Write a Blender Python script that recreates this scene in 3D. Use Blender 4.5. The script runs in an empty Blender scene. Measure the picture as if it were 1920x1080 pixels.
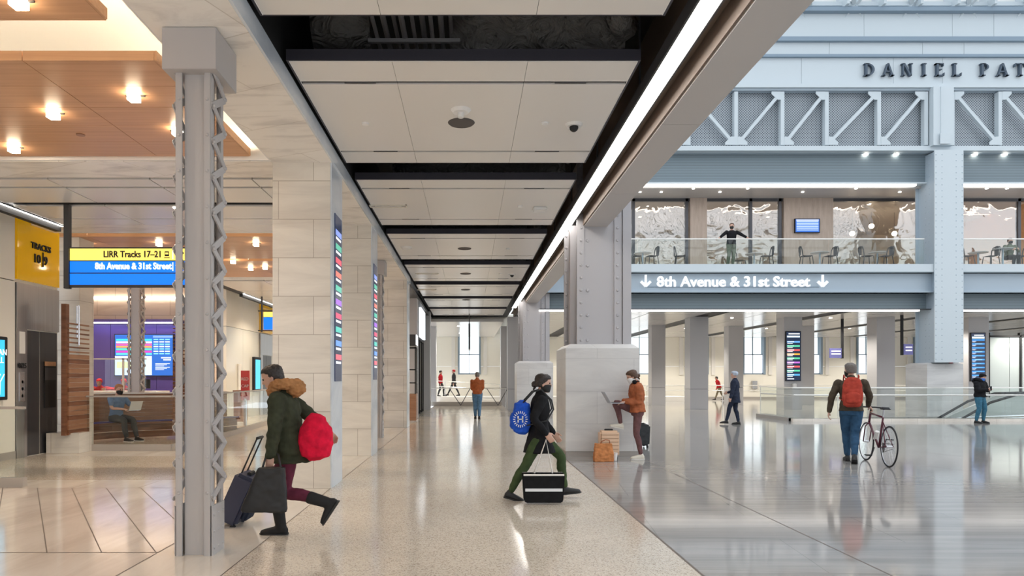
import bpy, bmesh, math, random
from mathutils import Vector, Matrix, noise
random.seed(7)
PI = math.pi
scene = bpy.context.scene
C = scene.collection
V = Vector

# ---------------------------------------------------------------- camera
cd = bpy.data.cameras.new('camera'); cam = bpy.data.objects.new('camera', cd); C.objects.link(cam)
cam.location = (0, 0, 1.5); cam.rotation_euler = (PI/2, 0, 0)
cd.sensor_width = 36; cd.lens = 24; cd.shift_x = 80/1920; cd.shift_y = 168/1920
cd.clip_start = 0.05; cd.clip_end = 400
scene.camera = cam
# ---------------------------------------------------------------- sky, exposure
w = bpy.data.worlds.new('sky'); scene.world = w; w.use_nodes = True
nt = w.node_tree; bg = nt.nodes['Background']
bg.inputs['Color'].default_value = (0.89, 0.94, 1.0, 1); bg.inputs['Strength'].default_value = 1.36
scene.view_settings.view_transform = 'Standard'; scene.view_settings.look = 'None'
scene.view_settings.gamma = 1; scene.view_settings.exposure = 0.42
cy = scene.cycles
cy.max_bounces = 7; cy.diffuse_bounces = 4; cy.glossy_bounces = 4; cy.transmission_bounces = 4; cy.transparent_max_bounces = 10
cy.caustics_reflective = False; cy.caustics_refractive = False; cy.sample_clamp_indirect = 4.0

def PX(px, d): return (px-880)*d/1280
def PZ(py, d): return 1.5+(708-py)*d/1280

# ---------------------------------------------------------------- materials
M = {}
def mat(name, col=(.8,.8,.8), rough=.5, metal=0, emit=None, estr=0, spec=.5, alpha=None):
    if name in M: return M[name]
    m = bpy.data.materials.new(name); m.use_nodes = True
    b = m.node_tree.nodes['Principled BSDF']
    b.inputs['Base Color'].default_value = (*col, 1); b.inputs['Roughness'].default_value = rough
    b.inputs['Metallic'].default_value = metal; b.inputs['Specular IOR Level'].default_value = spec
    if emit: b.inputs['Emission Color'].default_value = (*emit, 1); b.inputs['Emission Strength'].default_value = estr
    M[name] = m; return m
def nn(m, t, **kw):
    n = m.node_tree.nodes.new(t)
    for k, v in kw.items():
        if k in n.inputs: n.inputs[k].default_value = v
        else: setattr(n, k, v)
    return n
def ln(m, a, b): m.node_tree.links.new(a, b)
def bsdf(m): return m.node_tree.nodes['Principled BSDF']
def coords(m, scale=(1,1,1), rot=(0,0,0), wallmap=False):
    g = nn(m, 'ShaderNodeNewGeometry')
    src = g.outputs['Position']
    if wallmap:                      # (x+y, z, 0) so that courses run round corners
        s = nn(m, 'ShaderNodeSeparateXYZ'); ln(m, src, s.inputs[0])
        a = nn(m, 'ShaderNodeMath', operation='ADD'); ln(m, s.outputs[0], a.inputs[0]); ln(m, s.outputs[1], a.inputs[1])
        c = nn(m, 'ShaderNodeCombineXYZ'); ln(m, a.outputs[0], c.inputs[0]); ln(m, s.outputs[2], c.inputs[1]); src = c.outputs[0]
    mp = nn(m, 'ShaderNodeMapping'); mp.inputs['Scale'].default_value = scale; mp.inputs['Rotation'].default_value = rot
    ln(m, src, mp.inputs[0]); return mp.outputs[0]
def ramp(m, fac, stops):
    r = nn(m, 'ShaderNodeValToRGB'); e = r.color_ramp.elements
    while len(e) < len(stops): e.new(.5)
    for i, (p, c) in enumerate(stops): e[i].position = p; e[i].color = (*c, 1)
    ln(m, fac, r.inputs[0]); return r.outputs[0]
def mulc(m, a, b, f=1.0):
    x = nn(m, 'ShaderNodeMix', data_type='RGBA', blend_type='MULTIPLY'); x.inputs[0].default_value = f
    ln(m, a, x.inputs[6]); ln(m, b, x.inputs[7]); return x.outputs[2]
def marble(name, c1, c2, scale, rough=.2, brick=None, rot=(0,0,0), det=8, wallmap=False, joint=(.55,.52,.48), p=(.35,.62), spec=.5):
    m = mat(name, c1, rough, spec=spec)
    v = coords(m, scale, rot, wallmap)
    n = nn(m, 'ShaderNodeTexNoise', Scale=1.0, Detail=det, Roughness=.62, Distortion=.7); ln(m, v, n.inputs['Vector'])
    col = ramp(m, n.outputs['Fac'], [(p[0], c2), (p[1], c1)])
    if brick:
        bw, bh, mort, off = brick
        b = nn(m, 'ShaderNodeTexBrick'); b.offset = off
        b.inputs['Color1'].default_value = (1,1,1,1); b.inputs['Color2'].default_value = (.93,.93,.92,1); b.inputs['Mortar'].default_value = (*joint,1)
        b.inputs['Scale'].default_value = 1; b.inputs['Mortar Size'].default_value = mort; b.inputs['Mortar Smooth'].default_value = 0
        b.inputs['Brick Width'].default_value = bw; b.inputs['Row Height'].default_value = bh; b.inputs['Bias'].default_value = 0
        ln(m, coords(m, (1,1,1), rot, wallmap), b.inputs['Vector'])
        col = mulc(m, col, b.outputs['Color'])
    ln(m, col, bsdf(m).inputs['Base Color'])
    return m
marble('white_marble', (.86,.82,.75), (.70,.66,.60), (.55,3.2,1), .25, (.95,.52,.005,.5), wallmap=True, joint=(.62,.59,.56))
marble('soffit_marble', (.95,.92,.88), (.66,.63,.60), (1.0,3.4,1), .3, (1.6,.9,.006,.5), rot=(0,0,math.radians(24)), p=(.30,.52), joint=(.75,.73,.70))
marble('warmlit_marble', (.80,.70,.60), (.66,.54,.45), (.5,2.6,1), .3, (1.3,.62,.008,.5), wallmap=True)  # marble with the waiting room's warm light put into its colour
marble('bluelit_marble', (.78,.84,.90), (.58,.65,.74), (.7,1.2,1), .22, wallmap=True)  # bluish light on the walkway-side marble faces is put into this colour
marble('band_marble', (.86,.80,.72), (.74,.67,.59), (2.2,.5,1), .12, (.9,40,.004,.0))
marble('hall_marble', (.82,.75,.68), (.68,.60,.53), (2.4,.5,1), .11, rot=(0,0,math.radians(-33)))
marble('grey_marble', (.44,.42,.40), (.30,.285,.275), (.45,8.0,1), .085, (2.2,1.1,.004,.5), rot=(0,0,math.radians(6)), joint=(.7,.7,.7), p=(.3,.7), spec=.8)
marble('plinth_marble', (.74,.73,.72), (.60,.59,.59), (.5,2.5,1), .3, (1.4,.62,.005,.5), wallmap=True, joint=(.8,.8,.8))
def terrazzo(name, a, b, c, rough):
    m = mat(name, a, rough, spec=.7)
    v = coords(m)
    n = nn(m, 'ShaderNodeTexVoronoi', Scale=105.0); ln(m, v, n.inputs['Vector'])
    s = nn(m, 'ShaderNodeSeparateColor'); ln(m, n.outputs['Color'], s.inputs[0])
    n2 = nn(m, 'ShaderNodeTexNoise', Scale=1.1, Detail=3.0); ln(m, v, n2.inputs['Vector'])
    col = ramp(m, s.outputs[0], [(0, c), (.16, c), (.22, a), (.6, a), (.9, b)])
    col = mulc(m, col, ramp(m, n2.outputs['Fac'], [(.3,(.9,.9,.9)), (.7,(1,1,1))]))
    ln(m, col, bsdf(m).inputs['Base Color']); return m
terrazzo('terrazzo', (.76,.67,.55), (.86,.80,.70), (.50,.42,.34), .12)
def wood(name, c1, c2, scale, rough=.4, spec=.4, wallmap=False):
    m = mat(name, c1, rough, spec=spec); v = coords(m, scale, wallmap=wallmap)
    n = nn(m, 'ShaderNodeTexNoise', Scale=1.0, Detail=5.0, Roughness=.6, Distortion=.3); ln(m, v, n.inputs['Vector'])
    ln(m, ramp(m, n.outputs['Fac'], [(.3, c2), (.7, c1)]), bsdf(m).inputs['Base Color']); return m
wood('oak_ceiling', (.66,.38,.21), (.54,.29,.155), (.6,22,30))
wood('walnut', (.27,.12,.065), (.13,.05,.025), (1.5,14,1), wallmap=True)
wood('walnut_light', (.40,.22,.13), (.27,.13,.07), (1.2,14,1), wallmap=True)
wood('beige_wood', (.52,.42,.35), (.42,.33,.27), (9,1.2,1), .45, wallmap=True)
def brushed(name, c, rough=.3, metal=.9):
    m = mat(name, c, rough, metal); v = coords(m, (40,40,.6))
    n = nn(m, 'ShaderNodeTexNoise', Scale=1.0, Detail=3.0); ln(m, v, n.inputs['Vector'])
    ln(m, ramp(m, n.outputs['Fac'], [(.3, tuple(x*.86 for x in c)), (.7, c)]), bsdf(m).inputs['Base Color']); return m
brushed('steel', (.50,.49,.50), .28); brushed('dark_steel', (.10,.10,.11), .35, .7)
mat('lattice_paint', (.50,.48,.48), .42); mat('column_paint', (.47,.46,.48), .42); mat('blue_paint', (.42,.50,.57), .45)
mat('frieze_paint', (.60,.67,.71), .5); mat('ledge_paint', (.24,.32,.40), .5)
mat('ceiling_panel', (.82,.80,.765), .26, spec=.6); mat('ceiling_glossy', (.74,.72,.69), .16, spec=.8)
mat('black', (.012,.012,.014), .6); mat('navy_edge', (.035,.033,.045), .5); mat('dark_grey', (.05,.05,.055), .5)
mat('grey_clad', (.52,.515,.53), .38); mat('beam_paint', (.54,.52,.51), .4); mat('brown_inner', (.20,.15,.12), .6)
mat('cream', (.90,.87,.78), .45); mat('cream_glass', (.72,.71,.64), .12); mat('white', (.85,.85,.84), .4); mat('offwhite', (.8,.78,.74), .5)
mat('silver', (.68,.68,.70), .25, .9); mat('rail_white', (.85,.84,.80), .25, .3); mat('curb', (.42,.39,.36), .4)
mat('purple', (.065,.05,.24), .35); mat('yellow_glass', (.80,.44,.0), .06, emit=(.9,.5,.02), estr=.10)
mat('gold_reflect', (.9,.6,.1), .2)
mat('strip_light', (1,1,1), .5, emit=(1,.95,.88), estr=8); mat('warm_strip', (1,1,1), .5, emit=(1,.80,.56), estr=34)
mat('soft_strip', (1,1,1), .5, emit=(1,.93,.86), estr=2.6); mat('cube_glow', (1,1,1), .5, emit=(1,.82,.58), estr=22); mat('down_glow', (1,1,1), .5, emit=(1,.93,.82), estr=10)
mat('cool_line', (1,1,1), .5, emit=(.8,.8,1), estr=4); mat('orange_line', (1,1,1), .5, emit=(1,.62,.4), estr=3)
mat('frosted', (.9,.92,.95), .4, emit=(.95,.97,1), estr=1.0)  # daylight behind the frosted window panes is put in as emission
mat('joint', (.16,.13,.11), .5)
def glass(name, tint=(.93,.96,.95), gl=.14, rough=0.0, bump=None):
    m = bpy.data.materials.new(name); m.use_nodes = True; t = m.node_tree; t.nodes.clear(); M[name] = m
    o = nn(m, 'ShaderNodeOutputMaterial'); tr = nn(m, 'ShaderNodeBsdfTransparent', Color=(*tint,1)); g = nn(m, 'ShaderNodeBsdfGlossy', Roughness=rough)
    f0 = nn(m, 'ShaderNodeLayerWeight', Blend=.5); f = nn(m, 'ShaderNodeMath', operation='POWER'); f.inputs[1].default_value = 5; ln(m, f0.outputs['Facing'], f.inputs[0])
    mx = nn(m, 'ShaderNodeMixShader'); a = nn(m, 'ShaderNodeMath', operation='MULTIPLY_ADD'); a.inputs[1].default_value = .8; a.inputs[2].default_value = gl
    ln(m, f.outputs[0], a.inputs[0]); ln(m, a.outputs[0], mx.inputs[0]); ln(m, tr.outputs[0], mx.inputs[1]); ln(m, g.outputs[0], mx.inputs[2]); ln(m, mx.outputs[0], o.inputs[0])
    if bump:
        n = nn(m, 'ShaderNodeTexNoise', Scale=bump[0], Detail=2.0, Distortion=1.2); ln(m, coords(m), n.inputs['Vector'])
        b = nn(m, 'ShaderNodeBump', Strength=1.0, Distance=bump[1]); ln(m, n.outputs['Fac'], b.inputs['Height']); ln(m, b.outputs[0], g.inputs['Normal'])
    return m
glass('glass', gl=.04); glass('rail_glass', (.93,.96,.95), .03); glass('cafe_glass', (.95,.92,.88), .28, .01, (.8,.06))
def dotmat(name, c1, c2, scale, hole=.33, louver=False):
    m = mat(name, c1, .5)
    if louver:
        g = nn(m, 'ShaderNodeNewGeometry'); s = nn(m, 'ShaderNodeSeparateXYZ'); ln(m, g.outputs['Position'], s.inputs[0])
        a = nn(m, 'ShaderNodeMath', operation='MULTIPLY'); a.inputs[1].default_value = scale; ln(m, s.outputs[2], a.inputs[0])
        fr = nn(m, 'ShaderNodeMath', operation='FRACT'); ln(m, a.outputs[0], fr.inputs[0]); fac = fr.outputs[0]
    else:
        v = coords(m, (scale, 1, scale), (0, math.radians(45), 0))
        s = nn(m, 'ShaderNodeSeparateXYZ'); ln(m, v, s.inputs[0]); outs = []
        for k in (0, 2):
            fr = nn(m, 'ShaderNodeMath', operation='FRACT'); ln(m, s.outputs[k], fr.inputs[0]); outs.append(fr.outputs[0])
        mx = nn(m, 'ShaderNodeMath', operation='MAXIMUM'); ln(m, outs[0], mx.inputs[0]); ln(m, outs[1], mx.inputs[1]); fac = mx.outputs[0]
    ln(m, ramp(m, fac, [(0, c2), (hole, c2), (hole+.02, c1)]), bsdf(m).inputs['Base Color']); return m
dotmat('perforated', (.43,.48,.52), (.07,.08,.10), 14, .60)
dotmat('louver', (.22,.28,.31), (.14,.18,.21), 16, .35, True)
def crinkle():
    m = mat('duct_wrap', (.34,.33,.32), .3, spec=.6)
    n = nn(m, 'ShaderNodeTexNoise', Scale=4.0, Detail=5.0, Distortion=2.5); ln(m, coords(m), n.inputs['Vector'])
    b = nn(m, 'ShaderNodeBump', Strength=1.0, Distance=.12); ln(m, n.outputs['Fac'], b.inputs['Height']); ln(m, b.outputs[0], bsdf(m).inputs['Normal'])
crinkle()

# ---------------------------------------------------------------- mesh helpers
class MB:
    """collects shapes into one mesh"""
    def __init__(s): s.v = []; s.f = []
    def add(s, vs, fs):
        n = len(s.v); s.v += [tuple(v) for v in vs]; s.f += [tuple(i+n for i in f) for f in fs]; return s
    def box(s, x0, x1, y0, y1, z0, z1, mtx=None):
        vs = [V((x,y,z)) for z in (z0,z1) for y in (y0,y1) for x in (x0,x1)]
        if mtx: vs = [mtx @ v for v in vs]
        return s.add(vs, [(0,2,3,1),(4,5,7,6),(0,1,5,4),(2,6,7,3),(0,4,6,2),(1,3,7,5)])
    def loft(s, rings, cap=True, close=False):
        n = len(rings[0]); vs = [p for r in rings for p in r]; fs = []
        R = len(rings)
        for i in range(R if close else R-1):
            j = (i+1) % R
            for k in range(n): fs.append((i*n+k, i*n+(k+1)%n, j*n+(k+1)%n, j*n+k))
        if cap and not close: fs += [tuple(range(n-1,-1,-1)), tuple((R-1)*n+k for k in range(n))]
        return s.add(vs, fs)
    def tube(s, pts, r, n=10, close=False, cap=True):
        pts = [V(p) for p in pts]; R = len(pts); rs = r if isinstance(r, (list,tuple)) else [r]*R
        rings = []; up = None
        for i, p in enumerate(pts):
            if close: t = pts[(i+1)%R]-pts[i-1]
            else: t = pts[min(i+1,R-1)]-pts[max(i-1,0)]
            t.normalize()
            if up is None: up = V((0,0,1)) if abs(t.z) < .9 else V((1,0,0))
            a = t.cross(up); 
            if a.length < 1e-4: a = t.cross(V((0,1,.3)))
            a.normalize(); b = a.cross(t).normalized(); up = b
            rings.append([p + a*rs[i]*math.cos(2*PI*k/n) + b*rs[i]*math.sin(2*PI*k/n) for k in range(n)])
        return s.loft(rings, cap, close)
    def bar(s, a, b, w, h, up=(0,0,1)):
        a, b = V(a), V(b); t = (b-a).normalized(); u = V(up); sd = t.cross(u).normalized(); u = sd.cross(t)
        q = [sd*w/2+u*h/2, sd*-w/2+u*h/2, sd*-w/2-u*h/2, sd*w/2-u*h/2]
        return s.loft([[a+k for k in q], [b+k for k in q]])
    def disc(s, c, r, h, n=20, axis=2, r2=None):
        c = V(c); r2 = r if r2 is None else r2; rings = []
        for rr, t in ((r,0),(r2,h)):
            ring = []
            for k in range(n):
                a = 2*PI*k/n; p = [0,0,0]; p[(axis+1)%3] = rr*math.cos(a); p[(axis+2)%3] = rr*math.sin(a); p[axis] = t; ring.append(c+V(p))
            rings.append(ring)
        return s.loft(rings)
    def dome(s, c, r, d=(0,0,1), n=6):
        c = V(c); d = V(d).normalized(); a = d.orthogonal().normalized(); b = d.cross(a)
        r1 = [c+(a*math.cos(2*PI*k/n)+b*math.sin(2*PI*k/n))*r for k in range(n)]
        r2 = [c+d*r*.6+(a*math.cos(2*PI*k/n)+b*math.sin(2*PI*k/n))*r*.6 for k in range(n)]
        return s.loft([r1, r2])
    def sphere(s, c, rx, ry=None, rz=None, n=14, m=8):
        ry = ry or rx; rz = rz or rx; c = V(c)
        return s.loft([[c+V((rx*math.sin(PI*i/m)*math.cos(2*PI*k/n), ry*math.sin(PI*i/m)*math.sin(2*PI*k/n), -rz*math.cos(PI*i/m))) for k in range(n)] for i in [.15]+list(range(1,m))+[m-.15]])
    def prism(s, poly, y0, y1):      # polygon in x,z pulled along y
        n = len(poly)
        return s.add([(x,y0,z) for x,z in poly]+[(x,y1,z) for x,z in poly], [tuple(range(n)), tuple(range(2*n-1,n-1,-1))]+[(k,k+n,(k+1)%n+n,(k+1)%n) for k in range(n)])
    def mesh(s, name):
        me = bpy.data.meshes.new(name); me.from_pydata(s.v, [], s.f)
        bm = bmesh.new(); bm.from_mesh(me); bmesh.ops.recalc_face_normals(bm, faces=bm.faces); bm.to_mesh(me); bm.free(); return me
    def build(s, name, m, parent=None, bevel=0, smooth=False, at=None):
        me = s.mesh(name)
        if bevel:
            bm = bmesh.new(); bm.from_mesh(me)
            bmesh.ops.bevel(bm, geom=[e for e in bm.edges if e.is_manifold and e.calc_face_angle(0) > .5], offset=bevel, segments=2, affect='EDGES', clamp_overlap=True)
            bm.to_mesh(me); bm.free()
        me.materials.append(M[m] if isinstance(m, str) else m)
        if smooth:
            for p in me.polygons: p.use_smooth = True
        o = bpy.data.objects.new(name, me); C.objects.link(o)
        if parent is not None:
            o.parent = parent; o.matrix_parent_inverse = PINV.get(parent.name, Matrix())
        return o
PINV = {}
def tag(o, label, cat, group=None, kind=None):
    o['label'] = label; o['category'] = cat
    if group: o['group'] = group
    if kind: o['kind'] = kind
    return o
def thing(name, label, cat, loc=(0,0,0), group=None, world=True):
    """Empty at the base; world=True: parts are given in world coordinates"""
    o = bpy.data.objects.new(name, None); o.empty_display_size = .1; C.objects.link(o); o.location = loc
    tag(o, label, cat, group)
    if world: PINV[o.name] = Matrix.Translation(-V(loc))
    return o
def st(o): o['kind'] = 'structure'; return o
def sbox(name, m, *b, parent=None, bevel=0):
    mb = MB()
    for q in b: mb.box(*q)
    o = mb.build(name, m, parent, bevel)
    return st(o) if parent is None else o
def copy_tree(o, parent=None):
    c = o.copy(); C.objects.link(c)
    if parent is not None: c.parent = parent
    for ch in list(o.children): copy_tree(ch, c)
    return c
def text_mb(txt, size, depth=.01, align='LEFT', bold=0.0, spacing=1.0):
    cu = bpy.data.curves.new('t', 'FONT'); cu.body = txt; cu.size = size; cu.extrude = depth/2; cu.align_x = align; cu.offset = bold; cu.space_character = spacing
    cu.resolution_u = 3
    o = bpy.data.objects.new('t', cu); C.objects.link(o); bpy.context.view_layer.update()
    me = bpy.data.meshes.new_from_object(o.evaluated_get(bpy.context.evaluated_depsgraph_get()))
    bpy.data.objects.remove(o); return me
def text(txt, size, loc, m, parent, rotz=0, depth=.01, align='LEFT', bold=0, name='lettering', sx=1, spacing=1.0):
    me = text_mb(txt, size, depth, align, bold, spacing)
    me.transform(Matrix.Translation(loc) @ Matrix.Rotation(rotz,4,'Z') @ Matrix.Rotation(PI/2,4,'X') @ Matrix.Diagonal((sx,1,1,1)))
    me.name = name; me.materials.clear(); me.materials.append(M[m])
    o = bpy.data.objects.new(name, me); C.objects.link(o)
    if parent is not None: o.parent = parent; o.matrix_parent_inverse = PINV.get(parent.name, Matrix())
    return o
def lamp(name, kind, loc, power, col=(1,.9,.78), size=.1, rot=(0,0,0), sx=None, spot=2.4):
    l = bpy.data.lights.new(name, kind); l.energy = power; l.color = col
    if kind == 'AREA':
        l.size = size
        if sx: l.shape = 'RECTANGLE'; l.size = sx; l.size_y = size
    else: l.shadow_soft_size = size
    if kind == 'SPOT': l.spot_size = spot; l.spot_blend = .6
    o = bpy.data.objects.new(name, l); C.objects.link(o); o.location = loc; o.rotation_euler = rot; return o
# ================================================================ SETTING
ZS, ZP = 4.41, 4.61
sbox('floor', 'terrazzo', (-1.88,1.77,-4,49,-.2,0))
sbox('floor', 'band_marble', (-2.67,-1.88,-4,34,-.2,0))
sbox('floor', 'hall_marble', (-14,-2.67,-4,9.28,-.2,0))
sbox('floor', 'band_marble', (-14,-2.67,9.28,10.0,-.2,0))
sbox('floor', 'terrazzo', (-14,-2.67,10.0,13.06,-.2,0))
sbox('floor', 'band_marble', (-14,-2.67,13.06,13.9,-.2,0))
sbox('floor', 'terrazzo', (-14,-2.67,13.9,34,-.2,0))
sbox('floor', 'grey_marble', (1.77,46,-12,23.7,-.2,0), (1.77,14,23.7,25.9,-.2,0), (32,46,23.7,25.9,-.2,0), (1.77,46,25.9,49,-.2,0))
sbox('floor', 'cream', (13.9,32,25.9,26.0,-3,-.2), (13.8,13.9,23.6,26,-3,-.2), (13.8,32,23.5,23.6,-3,-.2), (13.8,32,23.5,26,-3.1,-3))
# joints let into the floor
j = MB()
def joint(a, b, wd=.012, z=.0012):
    a = V((*a, z)); b = V((*b, z)); t = (b-a).normalized(); n = V((-t.y, t.x, 0))*wd/2
    j.add([a+n, b+n, b-n, a-n], [(0,1,2,3)])
joint((1.77,0), (1.77,48), .022); joint((3.2,0),(3.2,12.9)); joint((-1.88,0),(-1.88,20), .01); joint((-2.67,1),(-2.67,9.23), .014)
joint((-14,5.85),(-2.67,5.85), .016); joint((-14,9.28),(-2.67,9.28), .01); joint((-14,10),(-2.67,10), .006)
sl = math.tan(math.radians(33.3))
for k in range(-2, 14):
    xa = PX(70,9.28)+.468*k; p0 = V((xa, 9.28)); p1 = V((xa+3.43*sl, 5.85))
    if p1.x > -2.67: f = (-2.67-p0.x)/(p1.x-p0.x); p1 = p0.lerp(p1, f) if f > 0 else p0
    if p0.x < -2.67 and (p1-p0).length > .05: joint(p0, p1, .010)
for k in range(9): # faint diagonal joints over the grey marble
    x0 = 3.2+2.3*k; joint((x0, 23.6-.4*k), (x0+.38*(23.6-.4*k-4), 4), .006, .0008)
st(j.build('floor', 'joint'))
# ceiling void above everything on this side, and conduits in it
sbox('ceiling', 'black', (-14,2.66,-4,49,5.75,5.95))
d = MB()
d.tube([(-1.72,7.5,5.4),(-1.1,7.55,5.42)], .28, 12); d.tube([(-.15,7.75,5.42),(.2,7.7,5.36),(.7,7.6,5.42),(1.2,7.6,5.4),(1.7,7.5,5.42)], [.28,.34,.28,.32,.28], 14)
for yy in (12.3, 16.8, 21.8): d.tube([(-1.4,yy+.35,5.3),(-.2,yy+.3,5.4),(1.0,yy+.35,5.35),(1.75,yy+.3,5.4)], [.16,.25,.18,.22], 10)
for k in range(16): d.tube([(1.50,7+k*1.4,5.2),(1.66,7.3+k*1.4,5.25)], [.1,.15], 8)
tag(d.build('duct', 'duct_wrap', smooth=True), 'crumpled dark wrapped ductwork in the open gaps above the hanging ceiling panels', 'duct', kind='stuff')
c = MB()
for k in range(9): c.tube([(-1.0+.10*k,6.9,5.2+.05*(k%3)),(-1.0+.10*k,8.6,5.2+.05*(k%3))], .022+.008*(k%2), 8)
for yy in (7.4,8.0): c.box(-1.1,-.1,yy,yy+.04,5.14,5.18)
tag(c.build('conduit', 'grey_clad'), 'bank of grey electrical conduits on rails in the ceiling gap over the walkway', 'conduit', kind='stuff')

# suspended ceiling of the corridor: eight rafts
def raft(y0, L=3.17):
    x0, x1 = -1.767, 1.652
    g = [(y0, y0+.46), (y0+.53, y0+2.65), (y0+2.71, y0+L)]
    xs = [(x0,-.762),(-.758,.573),(.577,x1)]
    mb = MB()
    for a, b in g:
        for p, q in xs: mb.box(p, q, a, b, ZP, ZP+.02)
    o = st(mb.build('ceiling', 'ceiling_panel'))
    e = MB(); e.box(x0-.03,x1+.03,y0-.02,y0,ZP,ZP+.11); e.box(x0-.03,x0,y0,y0+L,ZP,ZP+.11); e.box(x1,x1+.03,y0,y0+L,ZP,ZP+.11); e.box(x0-.03,x1+.03,y0+L,y0+L+.02,ZP,ZP+.11); e.box(x0,x1,y0,y0+L,ZP+.04,ZP+.06)
    e.build('raft_edge', 'navy_edge', o)
    s = MB()
    for yy in (y0+.475, y0+2.665):
        for p in (x0+.45, x1-.75): s.box(p, p+.33, yy, yy+.03, ZP-.002, ZP+.01)
    s.build('slot_diffuser', 'dark_grey', o)
    w_ = MB(); w_.box(x0-.006,x0,y0,y0+L,ZP-.004,ZP); w_.box(x1,x1+.006,y0,y0+L,ZP-.004,ZP); w_.box(x0,x1,y0-.006,y0,ZP-.004,ZP); w_.build('raft_trim', 'white', o)
for k in range(8): raft(2.68+4.03*k-.0)
raft(-1.35)
# far end ceiling of the corridor
sbox('ceiling', 'ceiling_glossy', (-9,1.75,35.0,48,4.36,4.5))
# bright linear light and its housing
lt = thing('linear_light', 'long glowing linear ceiling light running along the inner edge of the grey beam', 'ceiling light', (1.95,0,4.55))
MB().box(1.865,2.045,-2,30,4.555,4.575).build('diffuser', 'strip_light', lt)
h = MB(); h.box(1.845,1.865,-2,30,4.545,4.68); h.box(2.045,2.065,-2,30,4.545,4.68); h.box(1.865,2.045,-2,30,4.66,4.68)
for k in range(12): h.box(1.94,1.96,k*2.6,k*2.6+.02,4.68,5.75)
h.build('housing', 'dark_grey', lt)
# long beam over the riveted columns
b = MB()
for k in range(-1, 12): b.box(2.21,2.66,k*2.95+.003-1.0,k*2.95+2.947-1.0,ZS,5.95)
ob = st(b.build('ceiling', 'beam_paint'))
MB().box(2.185,2.208,-4,34,4.43,5.75).build('inner_lining', 'brown_inner', ob)
MB().box(2.07,2.185,-4,34,4.66,4.70).build('inner_ledge', 'brown_inner', ob)
MB().box(2.215,2.655,-4,34,4.415,5.9).build('beam_core', 'dark_grey', ob)

# left side: marble piers, marble beams
Y_P = [(1.9,2.67),(9.23,10.0),(13.06,13.83),(20.5,21.27)]
pr = []
for a, b_ in Y_P:
    pr.append((-2.66,-1.88,a,b_,0,ZS))
for q in pr: sbox('wall_corridor', 'white_marble', q)
sbox('ceiling', 'soffit_marble', (-2.66,-1.86,-4,21.27,ZS,4.60))
sbox('ceiling', 'bluelit_marble', (-1.859,-1.835,-4,21.27,ZS,4.61))
sbox('ceiling', 'black', (-1.86,-1.845,-4,34,4.612,5.75))
for q in Y_P: sbox('wall_corridor', 'bluelit_marble', (-1.879,-1.862,q[0]+.005,q[1],.0,ZS-.001))  # side faces of the same white piers, bluish light painted in
for a, b_ in Y_P[:3]: sbox('ceiling', 'soffit_marble', (-14,-2.665,a-.03,b_-.07,ZS,5.2))
# white panel ceilings between the bays with dark gaps
mb = MB()
for a, b_ in ((-4,-1.2),(-1.2,1.8),(10.03,10.42),(10.50,11.36),(11.60,12.5),(12.53,13.03),(20.6,22.9),(22.94,25.3),(25.34,27.8),(27.84,31)):
    for p, q in ((-7.75,-6.2),(-6.19,-4.7),(-4.69,-3.2),(-3.19,-2.67)): mb.box(p+.004,q-.004,a,b_-.01,ZS,ZS+.03)
st(mb.build('ceiling', 'ceiling_panel'))
sbox('ceiling', 'black', (-8.2,-2.67,9.95,13.0,ZS+.04,ZS+.10), (-8.2,-2.67,20.6,31,ZS+.06,ZS+.10), (-8.2,-2.67,-4,1.8,ZS+.06,ZS+.1))
sbox('ceiling', 'soffit_marble', (-14,-8.5,10,34,ZS+.62,ZS+.7))
sbox('ceiling', 'dark_grey', (-2.66,-1.89,21.3,34,ZS,ZS+.1))
# lit recesses over the two oak bays
for a, b_, x0 in ((2.6,9.19,-9),(13.78,20.45,-14)):
    sbox('ceiling', 'white', (x0,-2.67,a,b_,5.25,5.3), (-2.69,-2.67,a,b_,4.42,5.25), (x0,-2.69,b_-.02,b_,ZS+.01,5.25), (x0,-2.69,a,a+.02,ZS+.01,5.25))
def oak_raft(x0, x1, y0, y1, nseg, label, seams):
    rows = 5
    t = thing('oak_ceiling_raft', label, 'ceiling raft', ((x0+x1)/2,(y0+y1)/2,4.45), 'oak ceiling rafts over the left hall')
    xs = [x0]+seams+[x1]
    mb = MB(); dy = (y1-y0)/rows
    for i in range(len(xs)-1):
        for r in range(rows): mb.box(xs[i]+.004, xs[i+1]-.004, y0+r*dy+.003, y0+(r+1)*dy-.003, 4.45, 4.47)
    mb.build('oak_panels', 'oak_ceiling', t)
    e = MB()
    for i in range(len(xs)-1): e.box(xs[i]+.004, xs[i+1]-.004, y0-.02,y0,4.45,4.54)
    e.box(x1-.001,x1+.02,y0-.02,y1,4.45,4.54); e.box(x0,x1,y1,y1+.02,4.45,4.54); e.build('edge_band', 'oak_ceiling', t)
    MB().box(x0,x1,y0,y1,4.471,4.50).build('tray', 'dark_grey', t)
    s = MB(); s.box(x0,x1-.1,y0+.05,y0+.09,4.50,4.52); s.box(x1-.12,x1-.08,y0+.1,y1-.1,4.50,4.52); s.box(x0,x1-.1,y1-.09,y1-.05,4.50,4.52)
    s.build('cove_light', 'warm_strip', t)
    return t
oak_raft(-8.2,-2.93,6.37,9.08,4,'oak plank ceiling raft with four glowing cube lights near the lattice column',[-6.4,-4.16])
oak_raft(-8.2,-3.0,2.7,5.62,4,'oak plank ceiling raft above the lattice column, cut off by the picture top',[-6.4,-4.16])
oak_raft(-13.8,-3.0,14.3,16.9,4,'oak ceiling raft beyond the hanging blue sign',[-11,-8,-5.6])
oak_raft(-13.8,-3.0,17.3,20.0,4,'oak ceiling raft furthest into the waiting hall',[-11,-8,-5.6])
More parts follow.
